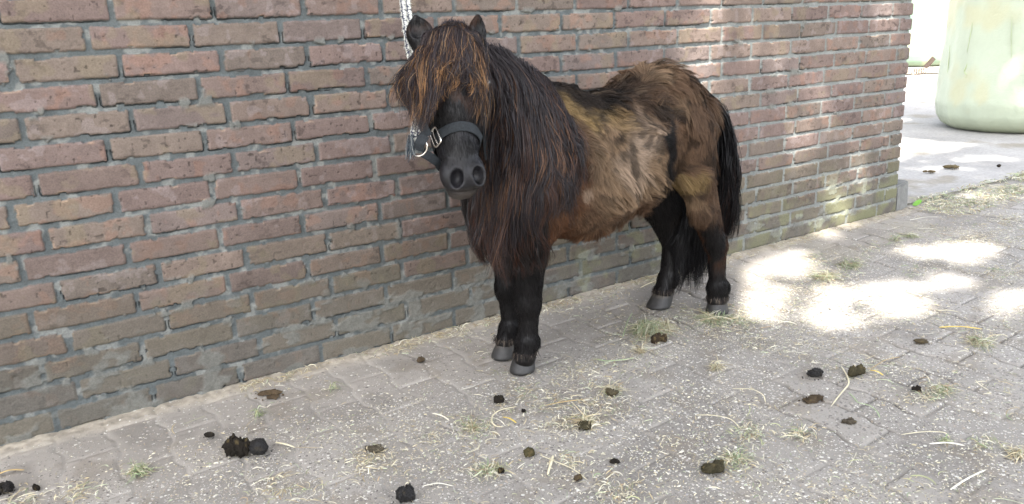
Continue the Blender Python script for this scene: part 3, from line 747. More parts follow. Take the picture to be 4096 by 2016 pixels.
# mane: roots along the crest from the poll to the withers, falling over the near side
def G3(rows): return np.array([[yp(a, b, c) for a, b, c in r] for r in rows])
mane_g = G3([
    [(1880, 170, -.455), (1935, 340, -.51), (1950, 520, -.48), (1930, 760, -.45), (1905, 960, -.44)],
    [(1905, 185, -.45), (1978, 340, -.51), (1985, 560, -.51), (1960, 800, -.49), (1945, 1040, -.48)],
    [(1945, 200, -.44), (2045, 350, -.51), (2060, 600, -.53), (2030, 850, -.52), (2010, 1090, -.49)],
    [(2000, 205, -.42), (2110, 380, -.50), (2140, 640, -.54), (2110, 830, -.54), (2100, 1010, -.51)],
    [(2040, 235, -.40), (2125, 400, -.49), (2180, 630, -.54), (2190, 790, -.55), (2170, 930, -.53)],
    [(2085, 265, -.38), (2165, 410, -.48), (2235, 600, -.53), (2255, 740, -.545), (2240, 870, -.53)],
    [(2130, 295, -.36), (2200, 415, -.46), (2265, 570, -.52), (2300, 680, -.53), (2310, 790, -.53)],
    [(2150, 320, -.35), (2215, 400, -.44), (2275, 510, -.50), (2310, 600, -.52), (2330, 690, -.53)]])
def mane_streak(col, s, lr, hr, Q):
    n, seg = col.shape[:2]
    red = ((lr > .66)[:, None] & (hr > .25)[:, None]) * sst(.15, .8, s)[None]
    col = mix(col, np.broadcast_to(rgb(.062, .029, .019), col.shape), .85 * red)
    gin = ((hr > .955)[:, None] | ((lr > .93) & (hr > .4))[:, None]) * sst(.1, .55, s)[None]
    col = mix(col, np.broadcast_to(rgb(.15, .072, .033), col.shape), .9 * gin)
    gray = ((lr < .008) & (hr > .6))[:, None] * sst(.5, .7, s)[None]
    return mix(col, np.broadcast_to(rgb(.22, .2, .2), col.shape), .8 * gray)
long_hair('mane', None, mane_g, (420, 54), .014, .008, rgb(.019, .0150, .0165), mane_streak, W0=.0005, clear=(.003, .022), seg=20, curl=1.2, tipfrac=.5, lmin=.55)
# breast hair hanging in front of and between the fore legs
br_g = G3([
    [(1905, 690, -.40), (1880, 810, -.41), (1885, 930, -.42), (1915, 1040, -.42)],
    [(1930, 710, -.44), (1920, 850, -.45), (1935, 980, -.45), (1960, 1080, -.44)],
    [(1980, 760, -.50), (1990, 880, -.50), (2010, 1010, -.48), (2030, 1130, -.47)],
    [(2060, 780, -.52), (2080, 890, -.51), (2095, 1000, -.48), (2105, 1100, -.46)],
    [(2150, 800, -.53), (2170, 900, -.51), (2180, 1000, -.49), (2180, 1090, -.47)]])
def br_streak(col, s, lr, hr, Q):
    red = ((lr > .5)[:, None] & (hr > .4)[:, None]) * sst(.1, .8, s)[None]
    return mix(col, np.broadcast_to(rgb(.058, .022, .013), col.shape), .8 * red)
long_hair('breast_hair', None, br_g, (90, 40), .012, .006, rgb(.013, .0100, .0095), br_streak, W0=.0006, clear=(.004, .022), seg=12)
# forelock: parted at the poll, fringing both sides of the face
A0 = -.49
fl_g = G3([
    [(1760, 150, -.475), (1655, 235, -.49), (1592, 330, -.49), (1590, 400, -.48)],
    [(1765, 140, -.475), (1665, 235, -.51), (1620, 370, -.515), (1635, 470, -.50)],
    [(1775, 128, -.475), (1695, 240, -.53), (1650, 390, -.545), (1655, 530, -.54)],
    [(1785, 105, -.47), (1715, 240, -.545), (1680, 390, -.57), (1670, 545, -.57)],
    [(1795, 100, -.47), (1750, 240, -.555), (1735, 370, -.585), (1690, 535, -.60)],
    [(1803, 98, -.47), (1775, 230, -.56), (1765, 340, -.585), (1735, 440, -.60)],
    [(1815, 98, -.47), (1815, 220, -.56), (1810, 300, -.585), (1790, 370, -.59)],
    [(1825, 98, -.47), (1865, 220, -.56), (1875, 290, -.585), (1870, 350, -.59)],
    [(1838, 100, -.47), (1900, 230, -.55), (1920, 350, -.575), (1895, 470, -.59)],
    [(1850, 105, -.47), (1920, 230, -.54), (1938, 380, -.56), (1920, 560, -.58)],
    [(1855, 120, -.465), (1935, 240, -.52), (1965, 370, -.53), (1955, 500, -.53)]])
def fl_streak(col, s, lr, hr, Q):
    br = ((hr > .55) | (lr > .7))[:, None] * sst(.0, .6, s)[None]
    col = mix(col, np.broadcast_to(rgb(.034, .019, .014), col.shape), .75 * br)
    gin = (((lr > .82) & (hr > .45)) | (hr > .93))[:, None] * sst(.25, .8, s)[None]
    col = mix(col, np.broadcast_to(rgb(.27, .135, .052), col.shape), .9 * gin)
    tan = (hr > .93)[:, None] * sst(.0, .4, s)[None]
    return mix(col, np.broadcast_to(rgb(.30, .19, .10), col.shape), .7 * tan)
long_hair('forelock', None, fl_g, (150, 34), .010, .006, rgb(.026, .020, .0225), fl_streak, W0=.00045, clear=(.003, .014), seg=18, curl=1.2, tipfrac=.5)
# tuft standing on the poll
tp_g = G3([[(1770, 160, -.465), (1765, 125, -.475), (1745, 135, -.49), (1725, 200, -.51)], [(1795, 150, -.465), (1800, 108, -.475), (1790, 105, -.49), (1770, 140, -.50)], [(1825, 150, -.465), (1835, 108, -.475), (1840, 105, -.49), (1850, 150, -.50)], [(1845, 160, -.46), (1860, 125, -.47), (1885, 150, -.48), (1905, 230, -.50)]])
long_hair('poll_tuft', None, tp_g, (40, 34), .006, .003, rgb(.030, .0235, .024), fl_streak, W0=.00045, clear=(.002, .010), seg=10, curl=.8)
# tail: falls from the dock, bulges out behind and ends between the hind legs
tl_g = G3([
    [(2730, 320, -.30), (2780, 450, -.30), (2760, 700, -.28), (2700, 950, -.27), (2720, 1170, -.29)],
    [(2745, 322, -.31), (2825, 450, -.31), (2830, 700, -.30), (2760, 950, -.28), (2760, 1175, -.30)],
    [(2755, 325, -.33), (2860, 460, -.33), (2880, 700, -.33), (2810, 930, -.30), (2790, 1165, -.31)],
    [(2760, 328, -.34), (2880, 475, -.34), (2905, 700, -.36), (2870, 900, -.34), (2820, 1130, -.33)],
    [(2765, 330, -.34), (2890, 475, -.35), (2920, 680, -.38), (2915, 850, -.37), (2890, 1010, -.36)],
    [(2765, 330, -.34), (2895, 465, -.35), (2930, 660, -.39), (2945, 820, -.38), (2925, 960, -.37)]])
def tl_streak(col, s, lr, hr, Q):
    red = (hr > .82)[:, None] * sst(.4, .9, s)[None] * (Q[..., 0] > 1.68)
    return mix(col, np.broadcast_to(rgb(.040, .021, .015), col.shape), .8 * red)
long_hair('tail', None, tl_g, (190, 62), .013, .008, rgb(.0065, .006, .007), tl_streak, W0=.0007, clear=(.004, .02), seg=18, tipfrac=.25)

# ---- hooves
def hoof(cx, cy, toe, wid, hgt, tilt, label=None):
    t = np.array([math.cos(toe), math.sin(toe)]); r = np.array([-t[1], t[0]])
    V = []; nv = 24
    lv = np.linspace(0, 1, 9)
    for k, h in enumerate(lv):
        f = 1 - .28 * h
        ring = 1 + .012 * math.sin(h * 26)
        for a in np.arange(nv) / nv * 2 * np.pi:
            ca, sa = math.cos(a), math.sin(a)
            lx = (wid * 1.10 * max(ca, 0) + wid * .88 * min(ca, 0)) * f * ring - tilt * h * hgt + (-.004 if k == 0 else 0) * ca
            ly = wid * .98 * sa * f * ring + (-.002 if k == 0 else 0) * sa
            z = .001 + h * hgt * (1 + .22 * ca)
            V.append([cx + lx * t[0] + ly * r[0], cy + lx * t[1] + ly * r[1], z])
    V = np.array(V); F = []
    for k in range(len(lv) - 1):
        for j in range(nv): F.append((k * nv + j, k * nv + (j + 1) % nv, (k + 1) * nv + (j + 1) % nv, (k + 1) * nv + j))
    n0 = len(V); V = np.vstack([V, [[cx, cy, .002]], V[-nv:].mean(0)[None] + [[0, 0, .002]]])
    for j in range(0, nv, 2):
        F.append((n0, (j + 2) % nv, j + 1, j)); F.append((n0 + 1, (len(lv) - 1) * nv + j, (len(lv) - 1) * nv + j + 1, (len(lv) - 1) * nv + (j + 2) % nv))
    hz = np.clip((V[:, 2]) / hgt, 0, 1.2)
    c = mix(np.repeat(rgb(.038, .037, .036)[None], len(V), 0), np.repeat(rgb(.12, .10, .075)[None], len(V), 0), sst(.55, 1.0, hz) * sst(.3, .6, fbm3(V, .02, 741)))
    c = c * (.8 + .4 * noise3(V * [1, 1, 4], .012, 745))[:, None]
    mesh_obj('hoof', V, F, M_HOOF, c, parent=pony, base=PB0)
M_HOOF = mat('horn', rough=.5, spec=.4, bump=(120, .001), vary=(90, .2))
hoof(.872, -.401, math.radians(212), .037, .050, .50)
hoof(.886, -.287, math.radians(195), .039, .049, .50)
hoof(1.613, -.417, math.radians(220), .038, .053, .25)
hoof(1.510, -.257, math.radians(188), .042, .052, .75)
# pale dusty hair fringe over each hoof
fr_pts = []
for cx, cy in ((.882, -.406), (.896, -.284), (1.616, -.415), (1.533, -.254)):
    n = 230; a = rng.random(n) * 6.28; R = .031 + .004 * rng.random(n)
    p = np.stack([cx + R * np.cos(a), cy + R * np.sin(a), .050 + .012 * rng.random(n)], -1)
    o = np.stack([np.cos(a), np.sin(a), a * 0], -1)
    s = np.linspace(0, 1, 4)[None, :, None]; L = rng.uniform(.004, .018, n)[:, None, None]
    fr_pts.append(p[:, None] + o[:, None] * L * .4 * s + np.array([0, 0, -1.])[None, None] * L * s + rng.normal(size=(n, 1, 3)) * .15 * L * s)
Q = np.concatenate(fr_pts); col = (rgb(.025, .02, .018) + (rng.random(len(Q)) > .6)[:, None] * rgb(.16, .13, .10) * rng.random(len(Q))[:, None])[:, None] + 0 * Q
V, F, cl = ribbons(Q, np.full(Q.shape[:2], .0005) * np.array([1, 1, .8, .3]), side_vec(Q, .5), col)
mesh_obj('fetlock_hair', V, F, m_coat, cl, parent=pony, base=PB0)
# ---- eyes, dark and half hidden by the forelock
for sg in (-1, 1):
    c = hl(sg * .066, .030, .118); V, F = ICO3
    o = mesh_obj('eye', V * .0165 * np.array([1, 1, 1]) + c, F, mat('eye_gloss', color=(.012, .008, .006), attr=False, rough=.08, spec=.6, coat=.5), parent=pony, base=PB0)
# ------------------------------------------------------------------ halter and lead rope
m_nylon = mat('black_webbing', color=(.022, .026, .030), attr=False, rough=.7, spec=.3, bump=(900, .001), vary=(300, .5))
m_chrome = mat('worn_chrome', color=(.78, .74, .68), attr=False, rough=.22, metal=1, vary=(200, .15))
m_brass = mat('dull_brass', color=(.45, .40, .27), attr=False, rough=.4, metal=1, vary=(200, .3))
def strap(path, width, thick, nrm, closed=False):
    """flat webbing: path (n,3), outward normals (n,3)"""
    P = np.asarray(path); N = np.asarray(nrm); n = len(P)
    T = (np.roll(P, -1, 0) - np.roll(P, 1, 0)) if closed else np.gradient(P, axis=0); T /= np.linalg.norm(T, axis=1)[:, None]
    W = np.cross(T, N); W /= np.linalg.norm(W, axis=1)[:, None]; N = np.cross(W, T)
    prof = [(-1, 0), (-.98, .8), (-.8, 1), (-.3, 1.08), (.3, 1.08), (.8, 1), (.98, .8), (1, 0), (.9, -.1), (-.9, -.1)]
    V = np.stack([P + W * a * width / 2 + N * b * thick for a, b in prof], 1).reshape(-1, 3); k = len(prof); F = []
    for i in range(n if closed else n - 1):
        j = (i + 1) % n
        for q in range(k): F.append((i * k + q, i * k + (q + 1) % k, j * k + (q + 1) % k, j * k + q))
    return V, np.array(F)
def around(c, u, v, angs, gap):
    out = []
    for a in angs:
        d = math.cos(a) * u + math.sin(a) * v; r = .02
        while r < .16 and sdf_at((c + d * r)[None])[0] < gap: r += .001
        out.append(c + d * r)
    return np.array(out)
def smooth_path(P, k=3, closed=False):
    for _ in range(k):
        Q = (np.roll(P, 1, 0) + np.roll(P, -1, 0)) / 2
        if not closed: Q[0] = P[0]; Q[-1] = P[-1]
        P = P * .5 + Q * .5
    return P
HB = tuple(hl(0, 0, .2))
halter = empty('halter', HB, 'black nylon halter with silver buckle worn on the pony\'s face', 'halter')
G = F_ - D * .38; G /= np.linalg.norm(G)
c0 = hl(0, -.012, .236)
angs = np.linspace(0, 2 * np.pi, 80, endpoint=False)
nb = smooth_path(around(c0, S_, G, angs, .003), 4, True)
nn = grad_at(nb)
V, F = strap(nb, .021, .0026, nn, True); nose = mesh_obj('noseband', V, F, m_nylon, parent=halter, base=HB)
# buckle on the pony's right cheek (left in the picture)
def at_skin(px, py, gap=.004):
    d = ray(px, py); d /= np.linalg.norm(d); t = 1.0; o = np.array(CAM_LOC)
    while t < 2.3:
        s = sdf_at((o + d * t)[None])[0]
        if s < gap: break
        t += min(max(s * .5, .0008), .004)
    return o + d * t
bi = int(np.argmin([np.linalg.norm(p - at_skin(1745, 528)) for p in nb]))
bp_ = nb[bi]; bn = nn[bi]; bt = nb[(bi + 1) % 80] - nb[bi - 1]; bt /= np.linalg.norm(bt); bw = np.cross(bt, bn)
k = np.linspace(0, 2 * np.pi, 40, endpoint=False)
sx = np.sign(np.cos(k)) * np.abs(np.cos(k)) ** .35 * .013; sy = np.sign(np.sin(k)) * np.abs(np.sin(k)) ** .35 * .019
V, F = tube(bp_ + bn * .006 + bt * sx[:, None] + bw * sy[:, None], .0024, 8, True); V2, F2 = tube(np.array([bp_ + bn * .007 - bw * .018, bp_ + bn * .009, bp_ + bn * .007 + bw * .018]), .002, 8)
V, F, _ = join([(V, F), (V2, F2)])
bk = mesh_obj('buckle', V, F, m_chrome, parent=nose, base=(0, 0, 0)); bk.location = -Vector(HB)
# chin and cheek straps, square ring and rings
YR = at_skin(1760, 600)[1]
ringc = yp(1678, 592, YR + .015)
def ring(c, r, t, u, v, name, m, sq=1.0):
    P = c + np.cos(k)[:, None] * u * r + np.sin(k)[:, None] * v * r * sq
    V, F = tube(P, t, 8, True); return mesh_obj(name, V, F, m, parent=halter, base=HB)
ring(ringc, .017, .0023, np.array([.8, -.55, .1]), np.array([.1, 0, 1.]), 'ring', m_chrome)
def strap_px(name, pts, width, gap=True):
    P = np.array([yp(a, b, c) for a, b, c in pts]); s = np.linspace(0, 1, 24)
    P = np.stack([np.interp(s, np.linspace(0, 1, len(P)), P[:, i]) for i in range(3)], 1); P = smooth_path(P, 6)
    if gap: P = push(P, .003)
    N = np.array(CAM_LOC) - P; N /= np.linalg.norm(N, axis=1)[:, None]; V, F = strap(P, width, .0025, N)
    return mesh_obj(name, V, F, m_nylon, parent=halter, base=HB)
strap_px('chin_strap', [(1690, 610, YR + .012), (1722, 628, YR + .012), (1765, 660, YR + .02), (1800, 690, YR + .05)], .020)
strap_px('cheek_strap', [(1712, 545, YR), (1690, 500, YR + .01), (1668, 420, YR + .02), (1662, 330, YR + .02), (1690, 220, YR + .03)], .020)
strap_px('loose_strap_end', [(1700, 540, YR - .006), (1680, 570, YR - .004), (1672, 600, YR + .005)], .022)
strap_px('throat_strap', [(1925, 330, -.50), (1938, 430, -.505), (1940, 530, -.50), (1945, 600, -.50), (1950, 640, -.50)], .012)
ring(yp(1944, 438, -.515), .011, .0018, np.array([.5, -.3, .1]), np.array([.0, 0, 1.]), 'ring', m_brass, 1.3)
def lead_rope():
    pts = [(.905, -.030, 1.175), (.885, -.06, 1.10)]
    top = np.array([(.60, -.10, 1.22)])
    p0 = yp(1612, -260, -.20); P = np.array([[p0[0] + .05, -.042, p0[2] + .10], p0, yp(1614, -120, -.26), yp(1618, 0, -.31), yp(1632, 100, -.36), yp(1645, 215, -.40), yp(1680, 330, -.41), yp(1685, 450, -.42), yp(1662, 540, YR + .02), ringc + [0, 0, .012]])
    s = np.linspace(0, 1, 420); t = np.linspace(0, 1, len(P))
    Q = np.stack([np.interp(s, t, P[:, i]) for i in range(3)], 1)
    for _ in range(60): Q = smooth_path(Q, 3)
    parts = []; L = np.concatenate([[0], np.cumsum(np.linalg.norm(np.diff(Q, axis=0), axis=1))])
    side = np.array([.84, -.54, 0])
    fz = []
    for sg in (-1, 1):
        path = Q + side * (sg * .0062) * (1 - .9 * sst(.9, 1, s))[:, None] + rng.normal(size=Q.shape) * .0002
        V, F = tube(path, .0066 + .0005 * np.sin(L * 900), 12)
        idx = np.arange(len(V)); ring_i = np.minimum(idx // 12, 419); ang = (idx % 12) / 12 * 2 * np.pi
        ph = L[ring_i] * 2 * np.pi / .016
        nav = (np.abs(((ang * 3 + .8 * np.sin(ph * .9)) % (2 * np.pi)) - np.pi) < .85) | ((np.sin(ph + ang) > .88))
        c = np.where(nav[:, None], rgb(.030, .033, .060), rgb(.62, .62, .56)) * (.8 + .4 * rng.random((len(V), 1)))
        parts.append((V, F, c))
        nf = 900; j = rng.integers(0, 419, nf); a = rng.random(nf) * 6.28
        p = path[j]; d = np.cos(a)[:, None] * side + np.sin(a)[:, None] * np.array([.5, .8, 0]) + rng.normal(size=(nf, 3)) * .4; d /= np.linalg.norm(d, axis=1)[:, None]
        q = p[:, None] + d[:, None] * (.005 + .0055 * np.linspace(0, 1, 4) * 1)[None, :, None] + np.array([0, 0, -1.]) * (np.linspace(0, 1, 4) ** 2 * .003)[None, :, None]
        V, F, cl = ribbons(q, np.full(q.shape[:2], .0003), np.cross(np.broadcast_to(d[:, None], q.shape), rng.normal(size=(nf, 1, 3))) * .7, np.broadcast_to(rgb(.55, .55, .5), q.shape).copy()); parts.append((V, F, cl))
    # frayed end by the ring
    n = 60; s4 = np.linspace(0, 1, 6)[None, :, None]; e = yp(1641, 545, YR + .01); q = e + rng.normal(size=(n, 1, 3)) * .003 + np.array([0, 0, -1.]) * s4 * rng.uniform(.02, .05, (n, 1, 1)) + rng.normal(size=(n, 1, 3)) * .006 * s4
    V, F, cl = ribbons(q, np.full(q.shape[:2], .0006), np.broadcast_to(side, q.shape), np.where((rng.random(n) > .5)[:, None, None], rgb(.03, .04, .05), rgb(.16, .17, .17)) + 0 * q); parts.append((V, F, cl))
    V, F, c = join(parts)
    o = mesh_obj('lead_rope', V, F, mat('rope_fibre', rough=.85, spec=.2), c, base=tuple(Q[0]))
    tag(o, 'navy and white braided lead rope hanging above the pony\'s head', 'rope')
    # iron ring and staple in the wall that the rope is tied to, above the frame
    top = Q[0]; wr = empty('tether_ring', (top[0], 0, top[2] + .03), 'rusty iron tether ring on the brick wall above the pony', 'ring')
    cR = np.array([top[0], -.035, top[2] + .03])
    m_i = mat('rusty_iron', color=(.10, .06, .045), attr=False, rough=.7, metal=.5, vary=(80, .4))
    V, F = tube(cR + np.cos(k)[:, None] * np.array([.04, 0, 0]) + np.sin(k)[:, None] * np.array([0, -.01, .04]), .005, 8, True); mesh_obj('iron_loop', V, F, m_i, parent=wr, base=tuple(wr.location))
    V, F = tube(np.array([cR + [0, .045, .045], cR + [0, .0, .047], cR + [0, -.004, .04], cR + [0, .0, .033], cR + [0, .045, .033]]), .005, 8); mesh_obj('staple', V, F, m_i, parent=wr, base=tuple(wr.location))
lead_rope()

# ------------------------------------------------------------------ wrapped silage bales in the yard
m_film = mat('pale_green_stretch_film', rough=.38, spec=.5, bump=(14, .006), vary=(5, .06))
def bale(name, cx, cy, z0, R, H, seed, label, tint):
    nu, nv = 120, 60; a = np.linspace(0, 2 * np.pi, nu + 1)[:-1]
    t = np.linspace(0, 1, nv); h = np.concatenate([[0, 0], t, [1, 1]]); 
    prof = np.interp(t, [0, .03, .08, .16, .28, .5, .75, .9, .97, 1], [.80, .90, .965, 1.0, .985, .95, .94, .93, .86, .74])
    rr = np.concatenate([[.001, .4], prof, [.4, .001]])
    zz = np.concatenate([[.012, .006], t, [1.0, 1.0]])
    A, Z = np.meshgrid(a, np.arange(len(rr)), indexing='ij'); r = rr[Z] * R; z = zz[Z] * H
    P3 = np.stack([np.cos(A) * 1.5, np.sin(A) * 1.5, z * .5], -1)
    wr = (fbm3(P3, .12, seed, 3) - .5) * .030 + (fbm3(P3 * [1, 1, .12], .035, seed + 5, 2) - .5) * .016
    r = r * (1 + wr * sst(.05, .3, rr[Z]) / R * 1.0)
    V = np.stack([cx + r * np.cos(A), cy + r * np.sin(A), z0 + z + .01 * (fbm3(P3, .3, seed + 9, 2) - .5) * (z > 0)], -1)
    F = grid_faces(nu, len(rr)); V = V.reshape(-1, 3)
    i = np.arange(len(rr) - 1); F = np.concatenate([F, np.stack([(nu - 1) * len(rr) + i, i, i + 1, (nu - 1) * len(rr) + i + 1], -1)])
    c = np.asarray(tint)[None] * (.88 + .24 * fbm3(P3.reshape(-1, 3), .5, seed + 3))[:, None]
    c = mix(c, np.broadcast_to(rgb(.45, .42, .25), c.shape), .55 * sst(.52, .68, fbm3(P3.reshape(-1, 3) * [1, 1, 3.5], .5, seed + 4)))
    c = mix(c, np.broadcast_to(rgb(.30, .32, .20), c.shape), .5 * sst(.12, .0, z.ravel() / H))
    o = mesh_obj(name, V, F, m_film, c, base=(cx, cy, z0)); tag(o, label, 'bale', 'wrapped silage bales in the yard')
    return o
def bale_front(px, py, R):
    p = gp(px, py); d = p[:2] - np.array(CAM_LOC[:2]); d /= np.linalg.norm(d); return p[:2] + d * R
GREEN = (.41, .455, .345)
c1 = bale_front(4062, 540, .59); bale('silage_bale', c1[0], c1[1], 0, .61, 1.28, 801, 'pale green film-wrapped round bale standing nearest, cut by the right picture edge', GREEN)
c2 = bale_front(3668, 268, .62) ; bale('silage_bale', c2[0], c2[1], .0, .66, 1.235, 821, 'sunlit pale wrapped bale at the bottom of the stack far behind the wall corner', (.18, .28, .20))
bale('silage_bale', c2[0] + .02, c2[1] + .03, 1.24, .66, 1.2, 841, 'wrapped bale lying on top of the far stacked bale, only its green underside showing', (.34, .46, .30))
# torn slit with a hanging tab in the near bale's film
sp = c1 + .0
def bale_skin(px, py, c, R):
    d = ray(px, py); o = np.array(CAM_LOC); A = d[0] ** 2 + d[1] ** 2; B = 2 * ((o[0] - c[0]) * d[0] + (o[1] - c[1]) * d[1]); Cc = (o[0] - c[0]) ** 2 + (o[1] - c[1]) ** 2 - R * R
    t = (-B - math.sqrt(max(B * B - 4 * A * Cc, 0))) / (2 * A); return o + t * d
bo = bpy.data.objects['silage_bale']
for pxs, wd in ((((3872, 245), (3866, 268), (3858, 285), (3868, 300), (3862, 335)), .012), (((3890, 90), (3880, 150), (3868, 210)), .003), (((4048, 60), (4044, 150), (4046, 230)), .003), (((3800, 180), (3790, 300), (3782, 400)), .003)):
    Q = np.array([bale_skin(a, b, c1, .585) for a, b in pxs]); q = np.linspace(0, 1, 16); Q = np.stack([np.interp(q, np.linspace(0, 1, len(Q)), Q[:, i]) for i in range(3)], 1)
    V, F = tube(Q, wd * np.sin(np.pi * (.04 + .92 * q)) + .001, 6, aspect=.6)
    mesh_obj('film_wrinkle', V, F, mat('film_fold', color=(.40, .46, .28), attr=False, rough=.4), parent=bo, base=tuple(bo.location))

def box(c, ex, ey, ez, m, name, parent=None, bev=.004, noise=.0):
    import bmesh
    bm = bmesh.new(); bmesh.ops.create_cube(bm, size=2); A = np.array([ex, ey, ez])
    for v in bm.verts: v.co = Vector(np.array(v.co) @ A)
    bmesh.ops.bevel(bm, geom=bm.edges[:], offset=bev, segments=2, affect='EDGES')
    if noise:
        bmesh.ops.subdivide_edges(bm, edges=bm.edges[:], cuts=3, use_grid_fill=True)
        for v in bm.verts:
            p = np.array(v.co)[None]; v.co += Vector((np.array([fbm3(p + 9 * k_, .03, 900 + k_)[0] for k_ in range(3)]) - .5) * noise)
    me = bpy.data.meshes.new(name); bm.to_mesh(me); bm.free(); me.materials.append(m)
    for p in me.polygons: p.use_smooth = False
    o = bpy.data.objects.new(name, me); C.objects.link(o)
    if parent is not None: o.parent = parent; o.location = Vector(c) - parent.location
    else: o.location = c
    return o
# weathered plank on the ground in front of the far stack, with a bracket
m_wood = mat('bleached_wood', color=(.42, .37, .29), attr=False, rough=.9, bump=(30, .004), vary=(14, .3))
pa = gp(3560, 300); pb = gp(3790, 291); pm = (pa + pb) / 2; pd = (pb - pa); pl = np.linalg.norm(pd); pd /= pl; pn = np.array([-pd[1], pd[0], 0])
plank = empty('plank', tuple(pm), 'bleached timber plank lying in front of the far bale', 'plank')
box(pm + [0, 0, .045], pd * pl / 2, pn * .10, np.array([0, 0, .035]), m_wood, 'board', plank)
box(pm + [0, 0, -.0] + pn * .02 - pd * .1, pd * .05, pn * .12, np.array([0, 0, .012]), m_wood, 'cleat', plank)
m_rust = mat('rusty_steel', color=(.075, .055, .045), attr=False, rough=.8, metal=.3, vary=(40, .4))
q = gp(3700, 291); up = np.array([.45, 0, .9]) * np.array([1, 1, 1]); side = np.array([.84, -.54, 0]); ax = side * .62 + np.array([0, 0, .78]); ax /= np.linalg.norm(ax); pr_ = np.cross(ax, np.array([.54, .84, 0])); pr_ /= np.linalg.norm(pr_)
br_ = box(q + [0, 0, .08] + ax * .095, ax * .095, pr_ * .035, np.cross(ax, pr_) * .012, m_rust, 'bracket', None, .003); tag(br_, 'rusty steel bracket sticking up from the far plank', 'bracket')
# coiled rusty spring / chain end beside the corner
P = []
e0 = gp(3648, 305); e1 = gp(3700, 297)
for i in range(160):
    f = i / 159; a = f * 2 * np.pi * 5.5
    P.append(e0 + (e1 - e0) * f + side * .035 * math.cos(a) + np.array([0, 0, .06 + .05 * math.sin(a)]))
V, F = tube(np.array(P), .005, 6); o = mesh_obj('coil_spring', V, F, m_rust, base=tuple(e0)); tag(o, 'rusty coil lying on the yard just past the wall edge', 'spring')
# grey kerb stone leaning on the foot of the corner
m_stone = mat('grey_stone', color=(.20, .20, .19), attr=False, rough=.95, bump=(120, .004), vary=(40, .25))
o = box((3.318, .060, .062), np.array([.048, .0, .012]), np.array([0, .055, 0]), np.array([-.006, 0, .066]), m_stone, 'corner_stone', None, .006, .006); tag(o, 'small grey stone block set against the foot of the wall corner', 'stone')

# ------------------------------------------------------------------ droppings
m_dung = mat('dung', rough=.85, spec=.15, bump=(240, .006))
m_dungw = mat('damp_dung', rough=.45, spec=.35, bump=(200, .006))
def dropping(px, py, wpx, hgt, colr, seed, label, lobes=1, flat=.0, wet=False, rag=1.0, asp=.75):
    c = gp(px, py); dist = np.linalg.norm(c - np.array(CAM_LOC)); R = wpx / FOC * dist / 2 * .86
    parts = []
    r0 = np.random.default_rng(seed)
    right = np.array([.84, -.54, 0]); fwd = np.array([.54, .84, 0])
    for l_ in range(4 if rag > .6 else 1):
        V, F = ICO; V = V.copy()
        n = fbm3(V + seed * 3.1 + l_ * 7, .55, seed, 4)[:, None]; n2 = fbm3(V + seed, .16, seed + 1, 3)[:, None]
        V = V * (1 + (n - .5) * .9 * rag + (n2 - .5) * .55 * rag)
        o = (right * r0.uniform(-.7, .7) * R + fwd * r0.uniform(-.45, .45) * R) if rag > .6 else right * 0
        rl = R * (r0.uniform(.42, .72) if rag > .6 else 1)
        V = V @ np.stack([right * rl, fwd * rl * asp, np.array([0, 0, hgt * r0.uniform(.7, 1.0) * .52])])
        V = V + c + o + [0, 0, hgt * .42]
        V[:, 2] = np.where(V[:, 2] < .001, .001, V[:, 2])
        cc = np.asarray(colr)[None] * (.55 + .9 * fbm3(V, .012, seed + 2))[:, None]
        cc = mix(cc, np.broadcast_to(rgb(.16, .12, .055), cc.shape), .55 * sst(.60, .72, fbm3(V, .008, seed + 4)) * (0.2 if wet else 1))
        parts.append((V, F, cc))
    # crumbs round it
    for _ in range(0 if wpx < 30 else int(6 + wpx / 10)):
        V, F = ICO3; a = r0.random() * 6.28; rr = R * lobes ** .5 * r0.uniform(.9, 1.35); s_ = R * r0.uniform(.03, .10)
        parts.append((V * [s_, s_, s_ * .7] * (1 + .5 * (noise3(V * 1.0, .7, seed)[:, None] - .5)) + c + right * math.cos(a) * rr + fwd * math.sin(a) * rr * .8 + [0, 0, s_ * .4], F, np.broadcast_to(np.asarray(colr), (len(V), 3))))
    V, F, cl = join(parts)
    o = mesh_obj('dropping', V, F, m_dungw if wet else m_dung, cl, base=tuple(c)); tag(o, label, 'dropping', 'droppings scattered over the paving')
BK = (.012, .010, .009); DK = (.022, .018, .014); OL = (.060, .052, .030); BRN = (.075, .055, .035)
dropping(965, 1815, 100, .052, DK, 1001, 'crumbly black matt dropping in the largest pile, left of the paving foreground', rag=1.3)
dropping(1040, 1818, 78, .046, (.014, .013, .013), 1003, 'smooth shiny black dropping touching the right side of the large crumbly pile', wet=True, rag=.58)
dropping(838, 1750, 44, .018, DK, 1005, 'small black barrel-shaped pellet lying alone behind the large pile', rag=.3, asp=.5)
dropping(1614, 2000, 92, .034, (.013, .012, .012), 1067, 'glossy black lump cut by the bottom edge of the picture', wet=True, rag=1.1)
dropping(8, 1975, 70, .030, BK, 1069, 'black lump at the left edge of the picture', wet=True, rag=1.1)
dropping(2636, 1370, 66, .030, (.045, .032, .020), 1011, 'dark brown dropping on the near side of the green hay tuft', rag=1.2)
dropping(3254, 1508, 76, .022, (.014, .013, .012), 1063, 'left of two dark droppings right of centre, black and glossy', wet=True, rag=1.1)
dropping(3424, 1502, 62, .030, OL, 1015, 'right of two droppings side by side, dull dark olive', rag=1.3)
dropping(2850, 1886, 86, .024, OL, 1017, 'flat olive-brown dropping low in the right foreground', rag=1.1)
dropping(2000, 1610, 54, .022, DK, 1019, 'crumbled dark dropping on paving below the front hooves', rag=1.4)
dropping(2346, 1710, 66, .014, OL, 1021, 'flattened crumbly dropping mixed with straw in the middle of the paving', rag=1.6)
